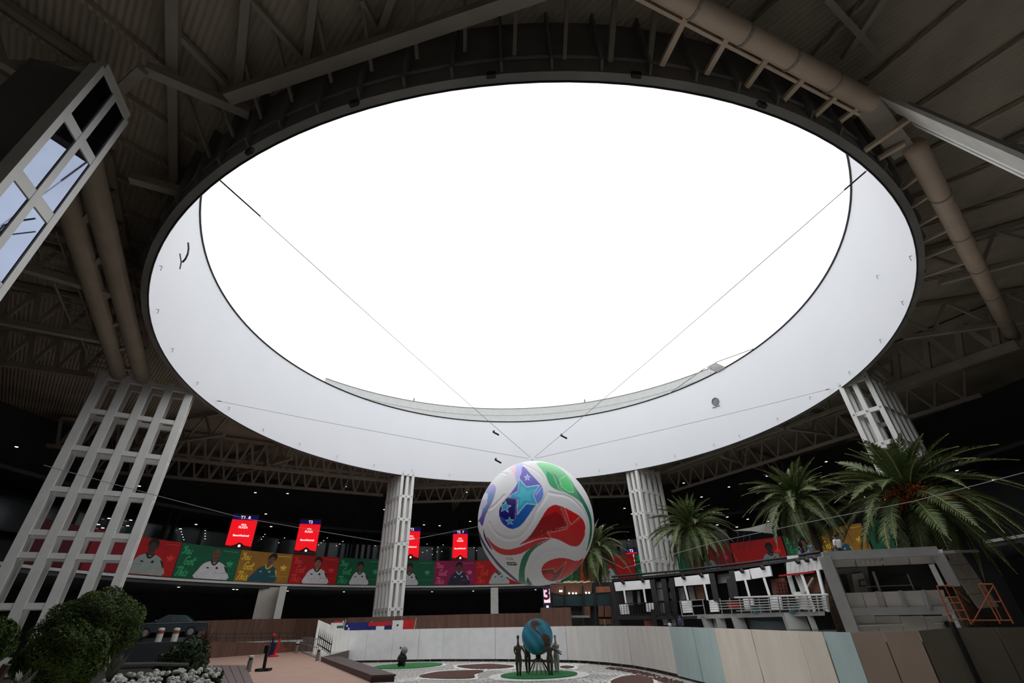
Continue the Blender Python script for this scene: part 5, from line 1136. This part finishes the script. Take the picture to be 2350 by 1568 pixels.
# --- left wing
lw = thing('shop_terrace', V(F3(1650, 1440).x, F3(1650, 1440).y, GL), 'dark two storey terrace of small shops with white fascias facing the court', 'building')
def band(name, pts_t, pts_b, m, off, depth):
    mb = MB()
    for (a, b), (c, d) in zip(zip(pts_t, pts_t[1:]), zip(pts_b, pts_b[1:])):
        A_, B_, C_, D_ = F3(*a, off), F3(*b, off), F3(*d, off), F3(*c, off); o = V(A_.x+B_.x, A_.y+B_.y, 0).normalized()*depth
        mb.hexa([D_, C_, C_+o, D_+o], [A_, B_, B_+o, A_+o])
    return mb.build(name, m, lw)
xs = [1404, 1500, 1600, 1700, 1800, 1893]
rt = lambda x: float(np.interp(x, [1404, 1550, 1700, 1810, 1893], [1335, 1322, 1305, 1290, 1276]))
md = lambda x: float(np.interp(x, [1404, 1560, 1893], [1414, 1413, 1404]))
band('roof_slab', [(x, rt(x)-6) for x in xs], [(x, rt(x)) for x in xs], M_black, 0, 4.5)
band('floor_slab', [(x, md(x)) for x in xs], [(x, md(x)+9) for x in xs], M_grey if False else M_shopdark, 0, 4.5)
band('back_wall', [(x, rt(x)) for x in xs], [(x, 1446) for x in xs], M_shopdark, -2.4, .2)
band('slab_edge', [(x, md(x)-1) for x in xs[2:]], [(x, md(x)+9) for x in xs[2:]], M_grey, .05, .1)
for q in ([(1409, 1337), (1492, 1331), (1494, 1351), (1413, 1357)], [(1547, 1326), (1631, 1317), (1633, 1340), (1550, 1346)], [(1685, 1312), (1719, 1307), (1722, 1330), (1689, 1334)], [(1720, 1306), (1766, 1299), (1771, 1322), (1726, 1329)]): fpanel('fascia_panel', q, M_fascia, lw, .1)
for x in np.linspace(1804, 1884, 9):
    y = 1292-(x-1802)*.17; fpanel('curtain_fold', [(x, y), (x+9.5, y-1.6), (x+11, y+27), (x+1.5, y+28.6)], M_curtain, lw, .12+.04*(int(x) % 2))
fbar('red_trim', (1788, 1322), (1868, 1313), .06, M_redtrim, lw, .2, h=.08)
for x, y in ((1429, 1336), (1474, 1332), (1568, 1325), (1609, 1320), (1702, 1310), (1749, 1302), (1830, 1288), (1850, 1284), (1868, 1280)): fbar('clamp', (x-2, y-2), (x+3, y+4), .16, M_black, lw, .3)
for a, b in (((1432, 1355), (1437, 1388)), ((1477, 1351), (1482, 1384)), ((1571, 1345), (1579, 1379)), ((1616, 1341), (1624, 1378)), ((1710, 1332), (1720, 1369)), ((1753, 1327), (1766, 1367)), ((1840, 1319), (1869, 1404)), ((1877, 1309), (1900, 1404))): fbar('white_post', a, b, .12, M_fascia, lw, .15)
for x0, y0, x1, y1 in ((1421, 1388, 1440, 1411), (1481, 1385, 1504, 1405), (1563, 1380, 1585, 1408), (1626, 1378, 1645, 1406), (1705, 1375, 1727, 1400), (1766, 1371, 1790, 1400), (1838, 1368, 1857, 1402), (1884, 1370, 1897, 1402)):
    n_ = 5
    for k in range(n_):
        a, b = y0+(y1-y0)*k/n_, y0+(y1-y0)*(k+.84)/n_; sl = (y1-y0)*.16; fpanel('louvre_slat', [(x0+sl*k/n_, a), (x1+sl*k/n_, a-1), (x1+sl*(k+1)/n_, b-1), (x0+sl*(k+1)/n_, b)], M_fascia if x0 < 1830 else M_curtain, lw, .0)
for q in ([(1505, 1336), (1525, 1334), (1527, 1349), (1507, 1351)], [(1507, 1353), (1526, 1352), (1529, 1378), (1510, 1380)], [(1528, 1336), (1540, 1334), (1542, 1348), (1530, 1350)], [(1532, 1360), (1544, 1359), (1546, 1373), (1534, 1374)], [(1645, 1319), (1678, 1315), (1681, 1336), (1648, 1340)], [(1437, 1358), (1450, 1357), (1453, 1389), (1440, 1390)], [(1462, 1357), (1467, 1357), (1470, 1386), (1464, 1387)], [(1555, 1350), (1568, 1349), (1573, 1376), (1560, 1378)], [(1577, 1347), (1590, 1346), (1596, 1376), (1584, 1377)], [(1514, 1385), (1524, 1384), (1526, 1408), (1516, 1409)], [(1530, 1384), (1540, 1383), (1543, 1405), (1533, 1406)]):
    fpanel('shop_panel', q, M_greyshop, lw, -.6)
for q in ([(1594, 1346), (1612, 1344), (1618, 1374), (1600, 1375)], [(1847, 1325), (1876, 1316), (1884, 1360), (1856, 1364)], [(1768, 1330), (1800, 1326), (1806, 1364), (1774, 1367)]): fpanel('brown_door', q, M_shopbrown, lw, -.6)
for a, b in (((1496, 1332), (1510, 1414)), ((1524, 1330), (1536, 1414)), ((1543, 1328), (1554, 1414)), ((1634, 1318), (1646, 1380)), ((1682, 1312), (1692, 1372)), ((1404, 1338), (1420, 1446)), ((1500, 1400), (1506, 1446)), ((1676, 1330), (1684, 1376))): fbar('dark_post', a, b, .35, M_black, lw, -.1)
for a, b, w_ in (((1811, 1320), (1824, 1366), .22), ((1828, 1322), (1845, 1366), .16), ((1835, 1322), (1870, 1402), .12)): fbar('steel_post', a, b, w_, M_slab, lw, -.3)
fbar('cross_brace', (1847, 1358), (1866, 1326), .07, M_slab, lw, -.3)
for k in range(4): fbar('red_rack', (1782+k*7, 1334), (1788+k*7, 1362), .04, M_redrack, lw, -.5)
for k in range(4): fbar('red_rack', (1781, 1337+k*8), (1806, 1335+k*8), .04, M_redrack, lw, -.5)
# lower storey posts and frames
for a, b, w_ in (((1618, 1413), (1629, 1446), .5), ((1690, 1412), (1702, 1446), .62), ((1806, 1409), (1820, 1448), .5), ((1822, 1410), (1836, 1448), .9), ((1856, 1408), (1872, 1448), .22), ((1651, 1414), (1658, 1444), .5)): fbar('lower_post', a, b, w_, M_grey, lw, -.1, h=.3)
for q in ([(1519, 1418), (1530, 1417), (1533, 1434), (1523, 1435)], [(1540, 1418), (1549, 1417), (1552, 1436), (1543, 1437)], [(1636, 1418), (1650, 1417), (1655, 1444), (1640, 1444)], [(1560, 1412), (1566, 1412), (1568, 1436), (1562, 1436)]): fpanel('lower_panel', q, M_greyshop, lw, -.3)
for q in ([(1713, 1419), (1803, 1414), (1812, 1445), (1722, 1445)],): fpanel('shop_window', q, M_glassdark, lw, -.6)
# railings of the upper walkway
rl = thing('terrace_railing', F3(1650, 1412, .4), 'grey railing of horizontal bars along the upper shop walkway', 'railing')
for yo, x0, x1 in ((0, 1686, 1900), (7, 1650, 1897), (13, 1650, 1898), (19, 1650, 1899), (25, 1650, 1900), (31, 1690, 1900)):
    MB().path([F3(x, 1372-(x-1686)*.033+yo, .5) for x in np.linspace(x0, x1, 6)], .028 if yo else .05, 6).build('rail', M_slab if yo == 0 else M_grey, rl)
for x in np.linspace(1652, 1896, 12): fbar('baluster', (x, 1373-(x-1686)*.033), (x+6, 1408-(x-1686)*.03), .05, M_grey, rl, .45)
r2_ = thing('terrace_railing', F3(1590, 1412, .4), 'pale framed railing section before the middle white fascia shop', 'railing')
for a, b in (((1560, 1380), (1616, 1376)), ((1566, 1414), (1622, 1411)), ((1560, 1380), (1566, 1414)), ((1612, 1376), (1619, 1412)), ((1586, 1392), (1612, 1390)), ((1588, 1392), (1592, 1412))): fbar('frame_bar', a, b, .055, M_grey, r2_, .4)
r3_ = thing('terrace_railing', F3(1450, 1412, .4), 'thin black railing at the left end of the shop terrace', 'railing')
fbar('rail', (1416, 1386), (1556, 1381), .05, M_black, r3_, .4); fbar('rail', (1418, 1412), (1558, 1410), .05, M_black, r3_, .4)
for k in range(22): x = 1418+k*6.3; fbar('baluster', (x, 1386-(x-1416)*.036), (x+3, 1412), .03, M_black, r3_, .4)
# roof parapet clutter
pr = thing('roof_pipe', F3(1700, 1300, .2), 'long black pipe rail along the roof edge of the shop terrace', 'pipe')
MB().path([F3(x, rt(x)-11, -.4) for x in np.linspace(1404, 1884, 12)], .07, 8).build('pipe', M_black, pr)
for x in np.linspace(1410, 1880, 9): fbar('support', (x, rt(x)-11), (x+1, rt(x)-5), .06, M_black, pr, -.4)
pl_ = MB().bar(F3(1812, 1281, -.5), F3(1838, 1279, -.5), .3, .18).build('roof_board', M_fascia); tag(pl_, 'white board lying on the shop roof beside the people', 'board')
# --- right wing (grey clad)
K2 = lambda x: float(np.interp(x, [1888, 2150, 2200, 2300], [28, 29.5, 30.2, 31.5])); G3 = lambda x, y, off=0: PD(x, y, K2(x)-off)
rw = thing('clad_block', V(G3(2040, 1440).x, G3(2040, 1440).y, GL), 'grey clad two storey block with a wide dark opening at right', 'building')
def rp(name, q, m, off=0, th=.1): return fpanel(name, q, m, rw, off, th, G3)
def rb(name, a, b, w_, m, off=0, h=None): return fbar(name, a, b, w_, m, rw, off, G3, h)
rb('corner_post', (1893, 1277), (1958, 1450), .5, M_grey, .2, .5); rb('roof_beam', (1888, 1277), (2150, 1265), .3, M_grey, .15, .36); rb('right_post', (2150, 1266), (2190, 1342), .42, M_grey, .15, .4)
for k in range(4):
    x0, x1 = 1900+k*61.5, 1900+(k+1)*61.5-1; rp('fascia_panel', [(x0+1, 1285-k*2.6), (x1, 1282.4-k*2.6), (x1+4, 1301-k*2.6), (x0+6, 1303.5-k*2.6)], M_greypanel, -.05)
for k in range(5):
    x, y = 1977+k*11, 1291; rp('worn_letter', [(x, y-4), (x+6, y-4), (x+7, y+3), (x+1, y+3)], M_concrete, .02, .02)
back = [(1904, 1300), (2165, 1285), (2200, 1370), (1934, 1374)]
fpanel('back_wall', back, M_black, rw, -2.5, .1, G3)
rp('inner_wall', [(1905, 1306), (1990, 1301), (2000, 1358), (1930, 1361)], M_greyshop, -1.4); rp('inner_door', [(1912, 1321), (1943, 1319), (1952, 1360), (1926, 1361)], M_black, -1.3)
rp('inner_pier', [(1955, 1318), (1980, 1315), (1994, 1358), (1963, 1360)], M_greypanel, -1.2); rb('frame_bar', (1972, 1333), (1984, 1331), .04, M_black, -1.1); rb('frame_bar', (1973, 1346), (1987, 1345), .04, M_black, -1.1); rb('frame_bar', (1972, 1333), (1974, 1346), .04, M_black, -1.1)
rb('window_bar', (2003, 1312), (2020, 1358), .09, M_grey, -.5); rb('window_bar', (2082, 1318), (2098, 1355), .05, M_grey, -.5); rb('window_bar', (1990, 1347), (2095, 1343), .03, M_grey, -.5); rb('jamb', (2137, 1295), (2160, 1342), .2, M_slab, -.05)
for k in range(5):
    x0, x1 = 1931+k*47, 1931+(k+1)*47-1.2; d = k*-1.5; rp('parapet_panel', [(x0, 1362+d), (x1, 1360.5+d), (x1+12, 1398.5+d*.6), (x0+13, 1400+d*.6)], M_greypanel, .02)
for x in (2013, 2066, 2120): rb('panel_rib', (x, 1360-(x-1931)*.03), (x+14, 1397), .12, M_grey, .12)
rb('mid_beam', (1941, 1405), (2180, 1401), .34, M_grey, .12, .3)
for k in range(4):
    x0, x1 = 1952+k*56, 1952+(k+1)*56-1.2; rp('lower_panel', [(x0, 1415), (x1, 1413.5), (x1+12, 1452), (x0+12, 1452)], M_greypanel, -.05)
rb('lower_strip', (1958, 1437), (2190, 1430), .06, M_slab, .05); rb('lower_post', (2174, 1430), (2200, 1470), .2, M_black, .1)
MB().add([], []) if False else None
tp_ = [G3(1890, 1277, -.05), G3(2190, 1263, -.05), G3(2245, 1262, -2.5), G3(1880, 1272, -4.0)]
MB().slab(tp_, UP, .12).build('roof_slab', M_grey, rw)
for k in range(4):
    f = lambda u, v: G3(2158+(2192-2158)*0+u*44+v*92, 1266-u*4+v*132*(1-.0*u), -.1-u*1.2)
    v0, v1 = k/4, (k+1)/4-.008; rp_ = [f(0, v0), f(1, v0), f(1, v1), f(0, v1)]; n = (rp_[1]-rp_[0]).cross(rp_[3]-rp_[0]).normalized(); n = -n if n.dot(rp_[0]-EYE) > 0 else n; MB().slab(rp_, n, .08).build('side_panel', mat('side_cladding', (150, 141, 130), .75, var=.15), rw)
MB().box(G3(2165, 1282, .05), .14, .1, .12).build('junction_box', M_black, rw); MB().tube(G3(2163, 1274, .1), G3(2168, 1286, .1), .05, 6).build('conduit', M_slab, rw)
# tall dark service column behind the block
p = PD(2262, 1400, 37); t = MB().box(V(p.x, p.y, 5.2), .95, .9, 4.3).build('service_shaft', M_darkwall); tag(t, 'dark boxy shaft behind the grey clad block and the orange scaffold', 'shaft')
# orange scaffolds
def scaffold(lb, A, B, C_, D_, rungs, braces, D=25.5):
    t = thing('scaffold_frame', PD(*C_, D), lb, 'scaffold'); P = lambda q: PD(*q, D)
    MB().tube(P(A), P(C_), .024, 8).build('upright', M_orange, t); MB().tube(P(B), P(D_), .024, 8).build('upright', M_orange, t); MB().tube(P(A), P(B), .024, 8).build('top_bar', M_orange, t)
    for u in rungs: MB().tube(P(A).lerp(P(C_), u), P(B).lerp(P(D_), u), .018, 6).build('rung', M_orange, t)
    for a, b in braces: MB().tube(P(a), P(b), .02, 6).build('brace', M_orange, t)
scaffold('orange scaffold frame with rungs against the grey clad block', (2150, 1345), (2186, 1344), (2186, 1435), (2230, 1434), (.3, .45, .64, .86), [((2168, 1345), (2193, 1395)), ((2168, 1346), (2208, 1425))])
scaffold('orange scaffold frame with a diagonal brace at the far right', (2246, 1341), (2278, 1341), (2296, 1432), (2326, 1432), (.45,), [((2280, 1344), (2232, 1430)), ((2258, 1342), (2300, 1425)), ((2222, 1424), (2320, 1424))])
# --- brown kiosk between the football and the shops
kk = thing('corner_kiosk', PD(1340, 1448, 46), 'dark glazed kiosk with brown wooden bands and small lights, below the palm behind the football', 'kiosk'); KDn = lambda x, y, off=0: PD(x, y, 46-off)
def kp(name, q, m, off=0, th=.1): return fpanel(name, q, m, kk, off, th, KDn)
kp('wood_band', [(1262, 1342), (1358, 1337), (1358, 1362), (1290, 1366), (1262, 1360)], M_shopbrown, .1); kp('wood_band', [(1366, 1347), (1402, 1346), (1402, 1359), (1366, 1361)], mat('light_wood', (150, 88, 56), .7, var=.2), .1)
for q in ([(1296, 1366), (1336, 1364), (1336, 1391), (1296, 1391)], [(1338, 1364), (1364, 1362), (1364, 1391), (1338, 1391)], [(1366, 1362), (1402, 1361), (1402, 1391), (1366, 1391)], [(1268, 1364), (1294, 1365), (1294, 1391), (1268, 1392)]): kp('glass_pane', q, M_glassdark, 0)
for q in ([(1373, 1391), (1386, 1391), (1386, 1416), (1373, 1416)], [(1388, 1391), (1404, 1391), (1404, 1416), (1388, 1416)], [(1374, 1421), (1408, 1421), (1410, 1434), (1376, 1434)], [(1339, 1392), (1354, 1392), (1355, 1413), (1340, 1413)]): kp('wood_panel', q, M_shopbrown, .05)
kp('back_wall', [(1262, 1340), (1406, 1336), (1412, 1446), (1262, 1446)], M_shopdark, -.6); kp('counter', [(1312, 1413), (1354, 1413), (1354, 1418), (1312, 1418)], M_steel, .2)
for x in (1296, 1337, 1365, 1403): fbar('mullion', (x, 1345), (x+2, 1446), .14, M_black, kk, .12, KDn)
for x, y in ((1285, 1357), (1289, 1357), (1306, 1362), (1315, 1362), (1322, 1362), (1345, 1361), (1352, 1361)): MB().ball(KDn(x, y, .35), .075, 8, 6).build('spot_bulb', M_light, kk)
for k in range(12): x = 1296+k*5; MB().box(KDn(x, 1337-(k % 3), .1), .11, .08, .06).build('roof_light', mat('pale_lamp', (214, 205, 150), .6), kk)
fbar('sign_post', (1387, 1421), (1389, 1445), .07, mat('green_post', (120, 140, 110), .6), kk, .4, KDn)

# ================================================================ PEOPLE
def person(px, yb, yt, D, face, shirt, trousers, label, pose='stand', hair=M_hair):
    """continuous body sized from the photo; feet px,yb head top yt"""
    b = PD(px, yb, D); H = PD(px, yt, D).z-b.z; h = H if pose != 'sit' else H/.76; s_ = h/1.72
    f = V(math.cos(math.radians(face)), math.sin(math.radians(face)), 0); s = V(-f.y, f.x, 0); t = thing('person', b, label, 'person')
    P = lambda x, y, z: b+s*x*s_+f*y*s_+UP*z*s_
    dz = 0 if pose != 'sit' else -.42
    arm = {'stand': ((.24, .02, 1.1), (.25, .12, .86)), 'phone': ((.27, .1, 1.2), (.1, .2, 1.5)), 'sit': ((.25, .1, 1.12), (.2, .35, .98))}
    J = {'pel': (P(0, 0, .95+dz), (.15*s_, .11*s_)), 'wai': (P(0, 0, 1.1+dz), (.13*s_, .1*s_)), 'che': (P(0, .01, 1.3+dz), (.16*s_, .12*s_)), 'nb': (P(0, 0, 1.44+dz), .08*s_)}
    B_ = [('pel', 'wai'), ('wai', 'che'), ('che', 'nb')]
    for k, sg in (('l', 1), ('r', -1)):
        e, w_ = arm['phone' if (pose == 'phone' and k == 'r') else ('sit' if pose == 'sit' else 'stand')]
        J['sh'+k] = (P(sg*.19, 0, 1.4+dz), .07*s_); J['el'+k] = (P(sg*e[0], e[1], e[2]+dz), .055*s_); B_ += [('che', 'sh'+k), ('sh'+k, 'el'+k)]
    skin_figure('shirt', J, B_, shirt, t)
    L = {'p0': (P(0, 0, .98+dz), (.145*s_, .11*s_))}; LB = []
    for k, sg in (('l', 1), ('r', -1)):
        if pose == 'sit': kn, an = (sg*.11, .42, .55), (sg*.11, .44, .08)
        else: kn, an = (sg*.1, .03, .5), (sg*.1+.02*sg, -.02, .08)
        L['h'+k] = (P(sg*.09, 0, .9+dz), .095*s_); L['k'+k] = (P(*kn), .07*s_); L['a'+k] = (P(*an), .05*s_); LB += [('p0', 'h'+k), ('h'+k, 'k'+k), ('k'+k, 'a'+k)]
    skin_figure('trousers', L, LB, trousers, t)
    for k, sg in (('l', 1), ('r', -1)):
        y = .44 if pose == 'sit' else -.02
        MB().ball(P(sg*.11, y+.06, .05), .075*s_, 10, 6, (1, 1, .7)).build('shoe', M_black, t, True)
        e, w_ = arm['phone' if (pose == 'phone' and k == 'r') else ('sit' if pose == 'sit' else 'stand')]
        a, c = P(sg*e[0], e[1], e[2]+dz), P(sg*w_[0], w_[1], w_[2]+dz); d = (c-a).normalized()
        J2 = {'e': (a, .042*s_), 'w': (c, .03*s_), 'p': (c+d*.07*s_, .035*s_)}; B2 = [('e', 'w'), ('w', 'p')]
        for q in range(5):
            o_ = (q-2)*.016*s_; J2['f%d' % q] = (c+d*(.15-.02*abs(q-2))*s_+s*o_, .009*s_); B2.append(('p', 'f%d' % q))
        skin_figure('forearm', J2, B2, M_skin, t, 1)
    hd = P(0, .03, 1.6+dz); hj = {'n': (P(0, 0, 1.42+dz), .055*s_), 'j': (P(0, .05, 1.53+dz), .065*s_), 'h': (P(0, .02, 1.61+dz), (.085*s_, .1*s_)), 't': (P(0, .0, 1.67+dz), .07*s_)}
    skin_figure('head', hj, [('n', 'j'), ('j', 'h'), ('h', 't')], M_skin, t)
    MB().ball(P(0, -.02, 1.645+dz), .105*s_, 14, 10, (1, 1, .95)).build('hair', hair, t, True)
    MB().ball(P(0, .13, 1.58+dz), .018*s_, 8, 6).build('nose', M_skin, t)
    for sg in (-1, 1): MB().ball(P(sg*.035, .115, 1.62+dz), .012*s_, 8, 6).build('eye', M_hair, t); MB().ball(P(sg*.095, .02, 1.6+dz), .022*s_, 8, 6, (.5, 1, 1.4)).build('ear', M_skin, t)
    if pose == 'phone': MB().box(P(-.1, .24, 1.56+dz), .05*s_, .02*s_, .08*s_).build('phone', M_black, t)
    return t
M_tee = mat('white_cotton', (240, 238, 242), .8, var=.04); M_jean = mat('blue_denim', (38, 56, 96), .8, var=.15); M_darkshirt = mat('dark_shirt', (36, 30, 40), .8, var=.15); M_bluegrey = mat('blue_grey_cotton', (140, 158, 178), .8, var=.1); M_work = mat('blue_workwear', (70, 96, 140), .8, var=.1)
person(1944, 1303, 1223, 29.6, 100, M_tee, M_jean, 'person in white T-shirt and jeans on the roof terrace, hand raised to the head', 'phone')
person(1849, 1291, 1232, 33.5, -60, M_darkshirt, M_jean, 'person in dark top and jeans standing on the roof terrace before a green banner')
person(1870, 1284, 1243, 34.0, -110, M_bluegrey, M_bluegrey, 'person in pale blue grey top beside the one in dark top on the roof terrace')
person(1566, 1452, 1413, 36.5, -100, M_work, M_jean, 'person in blue workwear standing at the foot of the shop terrace')
person(1541, 1456, 1425, 36.5, -80, M_tee, M_jean, 'person in white top low behind the hoarding beside the one in blue workwear')
# dining stuff on the walkway behind the rail: white bucket, teal crate, small reds
t = MB().lathe([(.26, 0), (.3, .75), (.26, .75), (.24, .1)], F3(1849, 1399, -.2), 16, False).build('bucket', M_fascia); tag(t, 'white barrel on the upper shop walkway behind the railing', 'barrel')
for x, y, m, lb in ((1740, 1400, mat('teal_crate', (70, 120, 124), .6), 'teal crate on the upper walkway left of a white louvred panel'), (1826, 1398, MATS['teal_crate'], 'teal crate on the upper walkway beside the white barrel'), (1683, 1390, M_red, 'small red box on the upper walkway behind the pale railing'), (1488, 1432, mat('dull_red_box', (120, 50, 48), .7), 'dull red box low at the left end of the shop terrace')):
    p = F3(x, y, -.1); b = MB(); b.box(p, .24, .2, .16); o = b.build('crate', m); tag(o, lb, 'crate')
    MB().box(p+UP*.17, .26, .22, .025).build('crate_rim', m, o)
